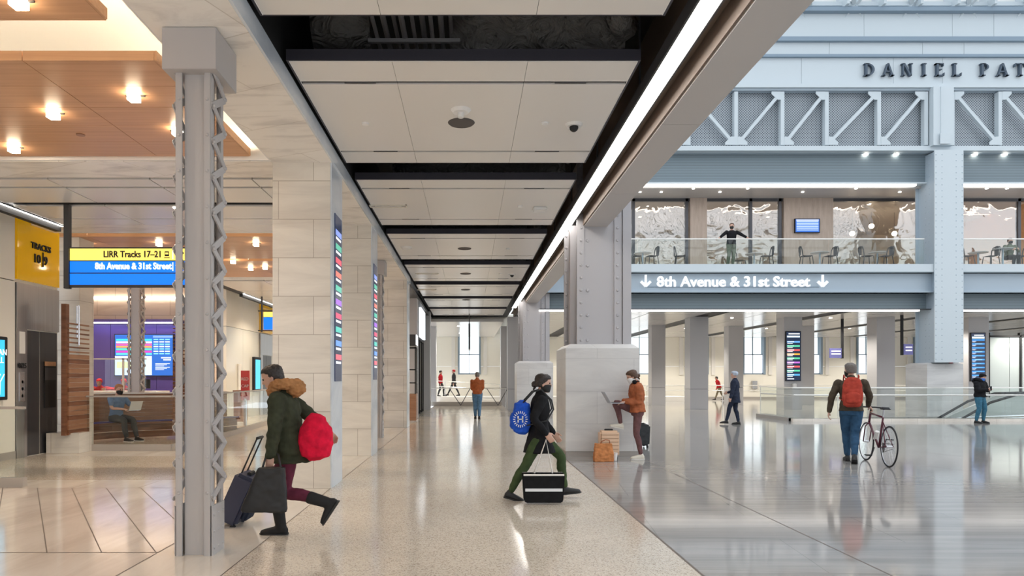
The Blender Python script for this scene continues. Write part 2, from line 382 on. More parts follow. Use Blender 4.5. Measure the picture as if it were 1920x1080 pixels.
def cube_light(px, py, zc, label, on):
    dd = (zc-1.5)*1280/(708-py); x = PX(px, dd)
    t = thing('cube_light', label, 'ceiling light', (x,dd,4.45), 'glowing cube lights on the '+on)
    s = .05
    MB().box(x-s,x+s,dd-s,dd+s,4.375,4.45).build('lamp_cube', 'cube_glow', t)
    MB().box(x-.1,x-s,dd+.03,dd+.045,4.435,4.45).build('bracket', 'black', t); MB().box(x+s,x+.1,dd+.03,dd+.045,4.435,4.45).build('bracket', 'black', t)
    if 'near' in on: l = lamp('bulb', 'SPOT', (x,dd,4.36), 38, (1,.86,.70), .05); l.parent = t; l.matrix_parent_inverse = PINV[t.name]
for px, py, l in ((251,185,'glowing cube light on the oak ceiling, topmost beside the lattice column cap'),(100,218,'glowing cube light on the oak ceiling between the smoke vent and the raft edge'),
                  (26,282,'glowing cube light low on the oak ceiling by the picture edge'),(333,250,'glowing cube light half hidden behind the lattice column shaft'),(35,8,'glowing cube light on the upper oak raft by the picture corner')):
    cube_light(px, py, 4.40, l, 'near oak rafts')
for px, py in ((480,459),(470,505),(497,503),(437,492),(163,459),(298,459),(300,505),(230,505)): cube_light(px, py, 4.40, 'small cube light on a distant oak raft, '+{(480,459):'highest beside the first marble pier',(470,505):'lower one left of the marble pier edge',(497,503):'tucked against the marble pier edge',(437,492):'close to the lattice column lacing',(163,459):'behind the post of the blue sign',(298,459):'above the train symbol of the hanging sign',(300,505):'hidden behind the blue sign row',(230,505):'hidden behind the blue sign lettering'}[(px,py)], 'distant oak rafts')
for px, py, z, l in ((151,252,4.45,'round copper smoke detector set in the oak ceiling'),(44,385,ZS,'small round detector on the ceiling above the yellow tracks panel')):
    dd = (z-1.5)*1280/(708-py); tag(MB().disc((PX(px,dd),dd,z-.012),.05,.012).build('detector', 'walnut_light' if z > 4.43 else 'white'), l, 'detector')

# left wall with lift bays
WX = -8.4
sbox('wall_left', 'cream', (WX-.3,WX,-4,11.2,0,3.28), (WX-.3,WX,11.21,12.62,0,3.28), (WX-.3,WX,-4,11.2,3.295,5.0), (WX-.3,WX,11.21,12.62,3.295,5.0), (WX-.3,WX-.02,12.62,13.95,0,5.0))
sbox('wall_left', 'cream_glass', *[(WX-.3,WX,23.6+k*1.75,23.6+k*1.75+1.74,0,3.28) for k in range(6)])
sbox('wall_left', 'cream', *[(WX-.3,WX,23.6+k*1.75,23.6+k*1.75+1.74,3.295,5.0) for k in range(6)])
sbox('wall_left', 'black', (WX-.31,WX-.03,-4,12.6,3.0,4.0),(WX-.31,WX-.03,23.7,34,3.0,4.0))
sbox('baseboard_left', 'curb', (WX,WX+.015,-4,12.62,0,.14))
for a, b_, lab in ((-4,13.1,'thin white linear light along the cream wall above the yellow tracks panel'),(23.6,34,'thin white linear light along the far cream wall beyond the waiting room')):
    t = thing('linear_light', lab, 'ceiling light', (-7.79,a,4.36))
    MB().box(-7.83,-7.76,a,b_,4.395,4.405).build('diffuser', 'strip_light', t); MB().box(-7.95,-7.83,a,b_,4.30,4.405).box(-7.76,-7.745,a,b_,4.39,4.405).build('housing', 'black', t)
def lift(y0, y1, label, WX=WX):
    t = thing('lift_entrance', label, 'lift', (WX,(y0+y1)/2,0))
    MB().box(WX-.02,WX+.03,y0,y1,2.42,3.27).build('overpanel', 'steel', t)
    MB().box(WX-.02,WX+.02,y0,y0+.30,0,2.42).build('side_panel', 'steel', t)
    D = y1-y0
    for a, b_ in ((y0+.31,y0+.31+(D-.31)*.42),(y0+.31+(D-.31)*.43,y1)): MB().box(WX-.03,WX-.012,a+.005,b_-.005,0.01,2.40).build('door_leaf', 'dark_steel', t)
    MB().box(WX-.02,WX+.035,y0,y1,3.33,4.50).build('yellow_glass_panel', 'yellow_glass', t)
    return t
l1 = lift(12.64,13.93,'dark steel lift doors below a tall yellow glass panel reading TRACKS 10|9')
def dark_text(parent, yc, k=1.0):
    # letters read along +y on a wall facing +x
    for s, sz, y, z in (('TRACKS',.165,yc-.27,3.98),('10',.23,yc-.21,3.72),('9',.23,yc+.12,3.72)):
        me = text_mb(s, sz*k, .02, bold=.004)
        me.transform(Matrix.Translation((WX+.05,y,z)) @ Matrix.Rotation(PI/2,4,'Z') @ Matrix.Rotation(PI/2,4,'X')); me.materials.clear(); me.materials.append(M['black'])
        o = bpy.data.objects.new('lettering', me); C.objects.link(o); o.parent = parent; o.matrix_parent_inverse = PINV[parent.name]
    MB().box(WX+.04,WX+.06,yc+.085,yc+.10,3.66,3.95).build('divider', 'black', parent)
dark_text(l1, 13.28)
MB().box(WX+.02,WX+.035,12.70,12.86,1.95,2.36).build('notice_plate', 'offwhite', l1)
MB().box(WX-.01,WX+.005,13.5,13.86,.9,1.82).build('directory_board', 'black', l1)
MB().box(WX-.01,WX+.008,13.5,13.86,1.73,1.82).build('directory_header', 'oak_ceiling', l1); MB().box(WX-.01,WX+.008,13.5,13.86,1.45,1.70).build('directory_list', 'dark_grey', l1)
def wtext(s, sz, y, z, m, parent, x=WX+.04, bold=0):
    me = text_mb(s, sz, .006, bold=bold); me.transform(Matrix.Translation((x,y,z)) @ Matrix.Rotation(PI/2,4,'Z') @ Matrix.Rotation(PI/2,4,'X')); me.materials.clear(); me.materials.append(M[m])
    o = bpy.data.objects.new('lettering', me); C.objects.link(o)
    if parent is not None: o.parent = parent; o.matrix_parent_inverse = PINV.get(parent.name, Matrix())
    return o
wtext('M25', .13, 12.66, 1.68, 'black', l1, bold=.004)
for k in range(3): MB().disc((WX+.02,12.79,1.42-.13*k),.03,.01,10,0).build('call_button', 'white' if k else 'silver', l1)
MB().box(WX+.02,WX+.03,12.71,12.86,1.05,1.6).build('button_plate', 'silver', l1)
l2 = lift(27.3,28.9,'second lift with a narrow yellow glass panel on the far cream wall', WX+.035); WX += .035; dark_text(l2, 28.1); WX -= .035
# poster screen at the edge
t = thing('poster_screen', 'bright cyan poster screen in a black frame on the cream wall', 'screen', (WX,11.6,.75))
MB().box(WX,WX+.10,11.3,12.28,1.10,2.23).build('frame', 'black', t, .01)
mat('cyan_scr', (.02,.3,.5), .2, emit=(.03,.42,.72), estr=1.0); mat('scr_white', (.9,.9,.9), .3, emit=(.9,.95,1), estr=.9)
MB().box(WX+.10,WX+.105,11.36,12.19,1.16,2.17).build('display', 'cyan_scr', t)
wtext('MOYNIHAN', .15, 11.43, 1.90, 'scr_white', t, WX+.108); wtext('HALL', .15, 11.80, 1.76, 'scr_white', t, WX+.108); wtext('TRAIN', .15, 11.40, 1.76, 'scr_white', t, WX+.108)
g = MB()
for k in range(5): g.tube([(WX+.108,12.05-.1*k,1.2),(WX+.108,12.06-.1*k,1.42),(WX+.108,12.17-.1*k,1.56)], .008, 6)
g.build('drawing', 'scr_white', t)
t = thing('poster_screen', 'distant blue information screen beside the second lift', 'screen', (WX,26.7,.75))
MB().box(WX,WX+.10,26.4,27.2,.95,2.3).build('frame', 'black', t); MB().box(WX+.1,WX+.105,26.5,27.1,1.05,2.2).build('display', 'cyan_scr', t)
tag(MB().box(WX,WX+.05,24.7,25.0,1.0,2.0).build('notice_board', 'offwhite'), 'narrow white notice board on the far cream wall before the blue screen', 'notice')
# marble pier behind the lift, slatted timber wing
sbox('wall_left', 'white_marble', (-8.74,-8.20,14.35,14.9,0,5.0))
t = thing('slatted_timber_wing', 'walnut slatted wing screen fixed above the marble block beside the lift', 'screen wall', (-8.1,13.4,.35))
A = V((PX(128,13.45),13.45,0)); B = V((PX(166,14.2),14.2,0))
for k in range(24):
    z = .42+k*.0935
    if z > 2.95: break
    MB().bar((A.x,A.y,z), (B.x,B.y,z), .035, .088 if z < 2.0 else .03).build('slat', 'walnut_light' if k%3 else 'walnut', t)
MB().bar((A.x-.06,A.y,.36), (A.x-.06,A.y,2.95), .12, .09, (1,0,0)).build('end_board', 'walnut', t)
MB().tube([(PX(147,13.7),13.72,2.95),(PX(147,13.7),13.72,2.15)],.012,8).tube([(PX(139,13.7),13.80,2.95),(PX(139,13.7),13.80,2.3)],.012,8).build('steel_rod', 'silver', t)
sbox('wall_left', 'white_marble', (-8.37,-7.72,13.5,13.95,0,.40))

# waiting room behind glass
def glass_rail(label, pts, h=1.07, post=False, curb=.13, name='glass_balustrade', railm='rail_white', z0=0, seg=1.5, rail_h=None, group=None):
    t = thing(name, label, 'balustrade', (pts[0][0],pts[0][1],z0), group)
    r = MB(); c_ = MB(); g = MB()
    for a, b_ in zip(pts[:-1], pts[1:]):
        a = V((*a,z0)); b_ = V((*b_,z0)); L = (b_-a).length; n = max(1, round(L/seg)); dr = (b_-a)/n
        for i in range(n):
            p = a+dr*i+dr.normalized()*.012; q = a+dr*(i+1)-dr.normalized()*.012
            MB().bar(p+V((0,0,(curb+h)/2)), q+V((0,0,(curb+h)/2)), .014, h-curb).build('glass_pane', 'rail_glass', t)
        if curb: c_.bar(a+V((0,0,curb/2)), b_+V((0,0,curb/2)), .10, curb)
        r.bar(a+V((0,0,h+.015)), b_+V((0,0,h+.015)), .05, .035)
        if rail_h: r.tube([a+V((0,-.08,rail_h)), b_+V((0,-.08,rail_h))], .024, 8)
    if curb: c_.build('curb', 'curb', t)
    r.build('handrail', railm, t); return t
glass_rail('glass balustrade with steel rail at the picture edge before the lift', [(-10,9.37),(-6.1,9.37)], 1.07, name='glass_balustrade', railm='curb', seg=2.0)
glass_rail('glass balustrade with steel rail in front of the seated man in blue shirt', [(-7.85,14.0),(-6.1,14.0),(-6.15,17.4),(-6.5,22.4)], 1.10, railm='curb', seg=1.3)
# bench and slatted partition
t = thing('waiting_bench', 'long walnut slatted bench with blue cushion behind the glass balustrade', 'bench', (-8,17,0))
arc = [(-9.9,14.6),(-9.3,15.6),(-8.8,16.5),(-8.0,17.1),(-7.2,17.6),(-6.6,18.6)]
def ribbon(name, m, z0, z1, off, thick, n=1):
    for k in range(n):
        a = z0+(z1-z0)*k/n; b_ = z0+(z1-z0)*(k+.92)/n; mb = MB()
        ring = []
        for i, p in enumerate(arc):
            p = V(p); q = V(arc[min(i+1,len(arc)-1)])-V(arc[max(i-1,0)]); nrm = V((q.y,-q.x)).normalized()
            o_ = p+nrm*off; o2 = p+nrm*(off-thick); ring.append([V((*o_,a)),V((*o2,a)),V((*o2,b_)),V((*o_,b_))])
        mb.loft(ring); mb.build(name, m, t)
ribbon('back_slat', 'walnut_light', .45, 1.10, 0, .06, 7); ribbon('seat', 'walnut', .38, .43, .52, .52); ribbon('cushion', 'purple', .43, .46, .48, .3); ribbon('base_board', 'walnut', .05, .38, .40, .05, 2)
ribbon('top_cap', 'offwhite', 1.10, 1.13, .05, .2)
# service counter, purple wall, big screen
sbox('wall_back', 'warmlit_marble', (-15,-8.7,24.3,24.6,0,5.0)); sbox('wall_left', 'warmlit_marble', (-14.3,-14,13.9,24.3,0,5.0)); sbox('wall_left','warmlit_marble',(-14,-8.45,13.96,14.1,0,5.0)) if False else None
mat('warm_line', (1,1,1), .5, emit=(1,.85,.7), estr=6); tag(MB().box(-13.4,-10.1,24.2,24.3,4.30,4.36).build('linear_light', 'warm_line'), 'white light line high on the warm-lit marble wall behind the purple counter', 'ceiling light')
t = thing('purple_feature_wall', 'purple panelled wall with a violet light line behind the service counter', 'feature wall', (-11.9,23.9,0))
for k in range(4): MB().box(-13.35+k*.80,-12.56+k*.80,23.9,24.2,.2,3.38).build('wall_panel', 'purple', t)
MB().box(-13.4,-10.1,23.6,24.2,3.42,3.52).build('canopy', 'purple', t); MB().box(-13.4,-10.1,23.65,23.7,3.385,3.42).build('light_line', 'cool_line', t)
lamp('violet_glow','AREA',(-11.7,23.7,3.37),6,(.75,.7,1),.08,(0,0,0),3.0).parent = None
t = thing('departure_screen', 'wide departure screen with coloured rows on the purple wall', 'screen', (-11.3,23.85,1.5))
def screen_rows(t, x0, x1, z0, z1, y, rows, bg='scr_dark', thick=.03, frame=.03):
    mat('scr_dark', (.01,.015,.03), .2, emit=(.01,.02,.05), estr=1)
    MB().box(x0-frame,x1+frame,y,y+.08,z0-frame,z1+frame).build('frame', 'black', t)
    MB().box(x0,x1,y-.004,y,z0,z1).build('display', bg, t)
    for (a, b_, c_, d_, col) in rows:
        k = 'scr_%02x%02x%02x' % tuple(int(v*255) for v in col)
        mat(k, tuple(v*.3 for v in col), .3, emit=col, estr=.95)
        MB().box(x0+(x1-x0)*a,x0+(x1-x0)*b_,y-.006,y-.004,z1-(z1-z0)*d_,z1-(z1-z0)*c_).build('screen_block', k, t)
W1 = (.85,.9,.95); rows = []
cols = [(.05,.6,.65),(.75,.9,.9),(.85,.1,.35),(.9,.35,.1),(.1,.6,.45),(.7,.05,.45),(.1,.6,.65)]
for i, c_ in enumerate(cols): rows.append((.02,.64,.10+i*.058,.145+i*.058,c_)); rows += [(.67+.1*q,.73+.1*q+.02,.10+i*.058,.13+i*.058,W1 if i%2 else (.2,.6,.9)) for q in range(3)]
rows += [(.0,.64,.52,.99,(.55,.68,.85)),(.03,.3,.66,.82,(.75,.7,.15)),(.66,1,.02,.07,(.2,.35,.7)),(.67,.98,.1,.49,(.03,.18,.5)),(.8,.97,.55,.58,W1),(.84,.97,.60,.63,W1)]
rows = [r for r in rows if r[:2] != (.67,.98)]
for i in range(6): rows.append((.70,.95-.05*(i%3),.70+i*.03,.715+i*.03,(.6,.7,.9)))
mat('scr_blue', (.01,.06,.25), .2, emit=(.02,.10,.42), estr=1)
screen_rows(t, PX(217,23.85), PX(325,23.85), PZ(704,23.85), PZ(628,23.85), 23.80, rows, 'scr_blue')
t = thing('service_counter', 'long pale topped service counter with clear screens below the purple wall', 'counter', (-11,20,0))
MB().box(-13.6,-9.2,20.0,20.8,0,1.05).build('counter_body', 'walnut', t); MB().box(-13.7,-9.15,19.95,20.85,1.05,1.10).build('worktop', 'offwhite', t)
f = MB()
for x in (-13.0,-11.55,-10.2): f.box(x,x+.05,20.05,20.09,1.10,2.07)
f.box(-13.0,-9.5,20.05,20.09,2.03,2.07); f.build('screen_frame', 'offwhite', t); MB().box(-12.95,-9.5,20.06,20.07,1.1,2.03).build('clear_screen', 'glass', t)
MB().box(-10.1,-9.5,20.3,20.34,1.18,1.45).box(-9.85,-9.75,20.3,20.4,1.1,1.2).build('monitor', 'black', t)
mb = MB(); mb.tube([(-12.6,20.15,1.10),(-12.6,20.15,1.40),(-12.55,20.15,1.55),(-12.4,20.15,1.58),(-12.3,20.15,1.50)], .02, 8); mb.build('gooseneck_lamp', 'silver', t)
t = thing('slatted_timber_wing', 'darker walnut slatted screen partly hidden behind the lattice column', 'screen wall', (PX(334,16),16,0))
for k in range(30): MB().box(PX(324,16),PX(400,16),16,16.05,.2+k*.087,.2+k*.087+(.075 if k < 20 else .028)).build('slat', 'walnut', t)

# overhead sign
t = thing('hanging_sign', 'hanging black framed sign with yellow LIRR row above two blue rows', 'sign', (-5.6,11.5,2.4))
Y = 11.5; x0, x1 = PX(131,Y), PX(394,Y)
for n_, xa in (('post',PX(121,Y)),('post',x1)): MB().box(xa,xa+.085,Y-.03,Y+.06,PZ(541,Y),ZS).build(n_, 'dark_grey', t)
mat('sign_yellow', (.85,.66,.12), .35, emit=(.95,.74,.16), estr=.75); mat('sign_blue', (.0,.12,.7), .35, emit=(.0,.2,.95), estr=.75)
mat('sign_white', (.95,.95,.95), .4, emit=(1,1,1), estr=.9)
for a, b_, m_ in ((466,488,'sign_yellow'),(490,511,'sign_blue'),(513,534,'sign_blue')): MB().box(x0,x1,Y,Y+.1,PZ(b_,Y),PZ(a,Y)).build('sign_row', m_, t)
MB().box(x0-.1,x1,Y-.01,Y+.11,PZ(466,Y),PZ(463.5,Y)).box(x0-.1,x1,Y-.01,Y+.11,PZ(538,Y),PZ(534,Y)).box(x0,x1,Y+.01,Y+.09,PZ(490,Y),PZ(488,Y)).box(x0,x1,Y+.01,Y+.09,PZ(513,Y),PZ(511,Y)).build('frame', 'dark_grey', t)
text('LIRR Tracks 17\u201321', .152, (PX(194,Y),Y-.006,PZ(482.3,Y)), 'black', t, bold=.003, sx=.84); text('8th Avenue & 31st Street', .152, (PX(178.5,Y),Y-.006,PZ(504.5,Y)), 'sign_white', t, bold=.004, sx=.82)
MB().box(PX(323.5,Y),PX(325,Y),Y-.006,Y,PZ(508,Y),PZ(492,Y)).box(PX(323.5,Y),PX(325,Y),Y-.006,Y,PZ(486,Y),PZ(470,Y)).build('divider', 'sign_white', t)
def arrow(mb, x, z, s, y, up=1, thick=.3, dy=.01):
    w_ = s*thick*.5
    mb.prism([(x-w_/2,z-s/2),(x+w_/2,z-s/2),(x+w_/2,z+s/2),(x-w_/2,z+s/2)], y, y+dy)
    for q in (-1,1):
        tip = V((x, z+up*s*.5)); e = V((x+q*s*.42, z+up*s*.08)); n = V((-(e-tip).y,(e-tip).x)).normalized()*w_*.62
        mb.prism([tuple(tip+n),tuple(e+n),tuple(e-n),tuple(tip-n)], y-.002, y+dy)
    return mb
arrow(MB(), PX(337,Y), PZ(500,Y), .15, Y-.006).build('arrow', 'sign_white', t); arrow(MB(), PX(337,Y), PZ(477,Y), .15, Y-.006).build('arrow', 'black', t)
tr = MB(); cx, cz = PX(313,Y), PZ(477,Y); tr.box(cx-.035,cx+.035,Y-.006,Y,cz-.03,cz+.05); tr.box(cx-.045,cx+.045,Y-.006,Y,cz-.06,cz-.05); tr.build('train_symbol', 'black', t)
MB().box(cx-.025,cx+.025,Y-.009,Y-.006,cz,cz+.03).build('train_window', 'sign_yellow', t)
t = thing('hanging_sign', 'distant hanging sign with yellow and blue rows beyond the second lift', 'sign', (-8,24.5,2.9))
Y2 = 24.5
MB().box(PX(489,Y2),PX(492,Y2),Y2,Y2+.06,PZ(622,Y2),ZS).build('post', 'dark_grey', t); MB().box(PX(484,Y2),PX(512,Y2),Y2-.02,Y2+.04,PZ(584,Y2),PZ(582,Y2)).box(PX(484,Y2),PX(512,Y2),Y2-.02,Y2+.04,PZ(621,Y2),PZ(619,Y2)).build('frame', 'dark_grey', t)
MB().box(PX(494,Y2),PX(512,Y2),Y2,Y2+.05,PZ(594,Y2),PZ(585,Y2)).build('sign_row', 'sign_yellow', t); MB().box(PX(494,Y2),PX(512,Y2),Y2,Y2+.05,PZ(618,Y2),PZ(595,Y2)).build('sign_row', 'sign_blue', t)
t = thing('information_post', 'red and white RED CAP sign on a steel post by the far glass balustrade', 'sign', (PX(460,19.6),19.6,0))
mat('redcap', (.7,.08,.08), .4); xx = PX(460,19.6)
MB().tube([(xx,19.6,0),(xx,19.6,.9)], .05, 10).build('post', 'silver', t); MB().box(xx-.12,xx+.12,19.57,19.63,.85,1.7).build('board', 'redcap', t)
text('RED', .12, (xx-.11,19.565,1.42), 'white', t, sx=.95); text('CAP', .12, (xx-.11,19.565,1.22), 'white', t, sx=.95)
t = thing('reception_desk', 'small walnut reception desk behind the far glass balustrade', 'desk', (PX(446,22),22,0))
MB().box(PX(438,22),PX(455,22),22,22.5,.08,1.05).build('body', 'walnut_light', t); MB().box(PX(437,22),PX(456,22),21.97,22.53,1.05,1.09).build('top', 'walnut', t)

# pier screens facing the walkway
def pier_screen(y0, y1, z0, z1, label):
    t = thing('departure_screen', label, 'screen', (-1.86,(y0+y1)/2,z0), 'tall departure screens on the marble piers')
    MB().box(-1.8615,-1.850,y0,y1,z0,z1).build('display', 'scr_dark', t)
    cs = [(.25,.35,.85),(.1,.5,.35),(.8,.1,.15),(.75,.2,.15),(.1,.55,.4),(.4,.15,.8),(.75,.1,.2),(.1,.6,.5),(.15,.35,.9),(.8,.15,.2)]
    for i, c_ in enumerate(cs):
        k = 'ps%d' % i; mat(k, tuple(v*.3 for v in c_), .3, emit=c_, estr=.8); z = z1-(z1-z0)*(.09+i*.083)
        MB().box(-1.850,-1.846,y0+.04,y1-.04,z-.075,z).build('row_bar', k, t); MB().box(-1.850,-1.847,y0+.06,y0+.4,z-.13,z-.10).build('row_text', 'scr_white', t)
pier_screen(9.42, 9.90, PZ(715,9.6), PZ(405,9.6), 'tall departure screen on the side of the first marble pier behind the running woman')
pier_screen(13.25, 13.70, PZ(712,13.5), PZ(498,13.5), 'tall departure screen on the side of the second marble pier')
# access panel
tag(MB().box(PX(722,20.5),PX(752,20.5),20.488,20.499,PZ(795,20.5),PZ(767,20.5)).build('access_panel', 'white_marble'), 'small square access panel low in the third marble pier', 'access panel')
tag(MB().box(PX(413,7.1),PX(452,7.1),6.85,7.15,0,.006).build('floor_plate', 'curb'), 'dark metal floor plate between the lattice column and the walking woman', 'floor plate')

# end of the corridor, left: kiosk, glass shop front, grey pillars
sbox('wall_corridor', 'grey_clad', (PX(768,25),-1.92,25,25.7,0,ZS)); sbox('wall_corridor','grey_clad',(-2.5,-1.85,32,32.8,0,ZP),(-2.5,-1.85,37.9,38.6,0,4.36))
sbox('wall_corridor', 'cream_glass', (-2.3,-2.22,26,32,0,4.4))
t = thing('kiosk', 'walnut and black framed kiosk by the far grey pillar of the walkway', 'kiosk', (-2.05,23.4,0))
MB().box(-2.3,-1.8,23.0,23.7,.05,.95).build('counter', 'walnut_light', t); f = MB()
for x in (-2.3,-1.84):
    for y in (23.0,23.66): f.box(x,x+.04,y,y+.04,.95,2.55)
for z in (1.3,1.75,2.5): f.box(-2.3,-1.8,23.0,23.7,z,z+.04)
f.build('shelf_frame', 'black', t); MB().box(-2.32,-1.8,22.95,23.75,2.6,2.95).build('lit_canopy', 'dark_grey', t); MB().box(-1.80,-1.79,22.95,23.75,2.6,2.95).build('lit_side', 'scr_white', t)
t = thing('shop_front', 'black framed glass shop doors beyond the kiosk with a lit white sign', 'shop front', (-2.0,29,0))
f = MB()
for y in (27.5,28.4,29.6,30.6): f.box(-2.2,-2.05,y,y+.12,0,4.3)
f.box(-2.2,-2.05,27.5,30.7,3.05,3.15); f.build('frame', 'black', t); MB().box(-2.15,-2.1,27.6,30.6,.1,3.0).build('door_glass', 'cream_glass', t)
MB().box(-2.04,-1.95,27.6,30.2,3.15,4.35).build('lit_sign', 'scr_white', t)

# back hall on the right: ceiling, back wall, windows
zc = 4.34
mb = MB()
for k in range(0, 14):
    xa = 2.7+k*2.6
    for y0, y1 in ((26.9,30.4),(30.42,33.9),(33.92,38),(38.02,43),(43.02,48)):
        mb.box(xa+(.85 if k%2 else .02), xa+2.58, y0, y1-.01, zc, zc+.03)
st(mb.build('ceiling', 'ceiling_glossy')); sbox('ceiling', 'black', (2.67,46,26.9,49,zc+.04,zc+.14))
Xw = [-4+4*k for k in range(0,12)]
ws = []
for i, xc in enumerate(Xw):
    a, b_ = xc-.80, xc+.80; ws += [(a,b_,48,48.6,0,1.72)]
    nx = Xw[i+1]-.80 if i+1 < len(Xw) else 46
    ws += [(b_,nx,48,48.6,0,2.28),(b_,nx,48,48.6,2.30,4.6)]
sbox('wall_back', 'cream', *ws); sbox('baseboard_back', 'curb', (-8,46,47.97,48,0,.15))
sbox('wall_back', 'cream', (-12,-4.8,48,48.6,0,4.6)); sbox('wall_back', 'cream', (-12,46,48,48.6,4.61,5.95)); sbox('wall_left', 'cream', (WX-.3,WX,34.15,47.9,0,5.75)); sbox('trim_1', 'offwhite', *[(xc-1.25,xc-1.0,47.9,48,1.7,4.5) for xc in Xw], *[(xc+1.0,xc+1.25,47.9,48,1.7,4.5) for xc in Xw])
for i, xc in enumerate(Xw):
    f = MB(); 
    for x in (xc-.80, xc+.68): f.box(x,x+.12,47.9,48.4,1.72,4.6)
    f.box(xc-.68,xc+.68,48.1,48.3,1.72,1.82); f.box(xc-.68,xc+.68,48.15,48.25,3.10,3.16); f.box(xc-.02,xc+.02,48.15,48.25,1.8,4.6)
    wo = st(f.build('window_%d' % (i+1), 'ledge_paint')); MB().box(xc-.68,xc+.68,48.2,48.22,3.16,4.6).build('upper_pane', 'glass', wo); MB().box(xc-.68,xc+.68,48.2,48.22,1.8,3.10).build('lower_pane', 'frosted', wo)
# ramp and railings at the corridor end and along the back hall
sbox('floor', 'offwhite', (-6,14,42.6,42.8,0,.30), (-6,14,42.8,46,0,.28))
st(MB().prism([(-6,.585),(1.95,.117),(1.95,.001),(-6,.001)], 41.9, 42.55).build('floor', 'offwhite'))
def railing(label, pts, hs, post_every=1.6, z0=0, g=None):
    t = thing('steel_railing', label, 'railing', (pts[0][0],pts[0][1],z0), g)
    for h in hs: MB().tube([(p[0],p[1],p[2]+h) for p in pts], .026, 8).build('rail', 'rail_white', t)
    for a, b_ in zip(pts[:-1], pts[1:]):
        a, b_ = V(a), V(b_); n = max(1, int((b_-a).length/post_every))
        for i in range(n+1): p = a.lerp(b_, i/n); MB().tube([p, p+V((0,0,max(hs)))], .022, 6).build('post', 'silver', t)
    return t
t = thing('hanging_sign', 'dark hanging sign seen edge on in front of the window at the walkway end', 'sign', (0,33,3.3))
MB().box(-.04,.04,32.6,34.2,PZ(655,33),PZ(608,33)).build('board', 'navy_edge', t); MB().box(-.02,.02,33.3,33.36,PZ(608,33),4.75).build('post', 'dark_grey', t)
railing('sloping steel ramp railing behind the man in the rust jacket', [(-3.2,42.2,.42),(1.9,42.2,0.12)], (.62,.95))
t = railing('steel guard rail with V shaped struts across the end of the walkway', [(-2.6,35.6,0),(1.9,35.6,0)], (.95,), 9)
for x in (-1.95,): MB().tube([(x,35.6,0),(x,35.6,.95)],.022,6).build('post','silver',t)
for x in (-.45,1.5): MB().tube([(x+.5,35.6,.95),(x,35.6,.05)],.022,6).build('strut','dark_steel',t); MB().tube([(x-.6,35.6,.95),(x,35.6,.05)],.022,6).build('strut','dark_steel',t)
sbox('trim_2', 'curb', (-3,1.7,36.0,36.2,0,.22))
railing('long double steel rail along the back hall behind the grey pillars', [(8.5,41.5,0),(20,41.5,0),(32,41.5,0)], (.72,1.02), 2.2)
tag(MB().box(PX(1410,47.9),PX(1419,47.9),47.8,48,PZ(729,48),PZ(714,48)).build('notice_box', 'silver'), 'small metal box on the back wall below the window', 'box')
# grey clad pillars
def clad(x0, x1, y0, y1, label):
    t = thing('clad_pillar', label, 'pillar', ((x0+x1)/2,(y0+y1)/2,0), 'grey clad pillars of the back hall')
    MB().box(x0,x1,y0,y1,0,.95).build('lower_cladding', 'grey_clad', t); MB().box(x0,x1,y0,y1,.965,zc+.02).build('upper_cladding', 'grey_clad', t)
    MB().box(x0+.02,x1-.02,y0+.02,y1-.02,.9,.98).build('shadow_joint', 'dark_grey', t)
    return t
clad(1.8,2.6,32,32.8,'grey clad pillar between the rust jacket man and the second riveted column'); clad(1.75,2.5,37.9,38.6,'slim grey pillar at the end of the walkway past the rust jacket man')
clad(10.35,11.2,32,32.8,'wide pale grey pillar second from the leaning woman'); clad(9.85,10.6,36.9,37.6,'dark grey pillar just beside the leaning woman')
clad(14.25,15.05,37.5,38.2,'dark grey pillar behind the hooded walker'); P1 = clad(14.75,15.6,32,32.8,'grey pillar carrying the multicoloured departure screen')
clad(18.1,18.95,37.5,38.2,'dark grey pillar just behind the screen pillar'); clad(19.1,19.95,32,32.8,'plain wide grey pillar above the bicycle'); clad(23.4,24.35,32,32.8,'grey pillar carrying the blue departure screen')
clad(22.6,23.3,37.5,38.2,'dark grey rear pillar hidden behind the great riveted column')
t = thing('departure_screen', 'tall screen of multicoloured train rows on a grey pillar', 'screen', (15.2,31.95,1.9))
cs = [(.12,.35,.75),(.1,.6,.35),(.8,.1,.1),(.85,.4,.05),(.1,.6,.3),(.5,.15,.6),(.8,.1,.1),(.1,.6,.35),(.1,.4,.75),(.8,.1,.15)]
rows = [(.15,.95,.03,.055,W1),(.04,.96,.08,.115,(.7,.85,.95))]
for i, c_ in enumerate(cs): z = .125+i*.085; rows += [(.04,.96,z+.065,z+.10,c_),(.06,.55,z+.072,z+.09,W1),(.06,.45,z+.107,z+.122,(.7,.7,.7))]
rows = [r for r in rows if r[3] < .99]
screen_rows(t, PX(1475,31.9), PX(1501,31.9), PZ(713,31.9), PZ(622,31.9), 31.92, rows)
t = thing('departure_screen', 'tall screen of blue rows on the grey pillar above the standing man in black', 'screen', (24,31.95,1.7))
rows = [(.2,.9,.03,.05,W1),(.04,.96,.07,.11,(.7,.85,1))]
for i in range(10): z = .125+i*.083; rows += [(.04,.97,z,z+.028,(.05,.3,.8)),(.25,.8,z+.008,z+.02,(.5,.75,1)),(.06,.35,z+.035,z+.045,(.6,.7,.9)),(.06,.28,z+.052,z+.062,(.5,.6,.8))]
screen_rows(t, PX(1822,31.9), PX(1847.5,31.9), PZ(714,31.9), PZ(625,31.9), 31.92, rows)
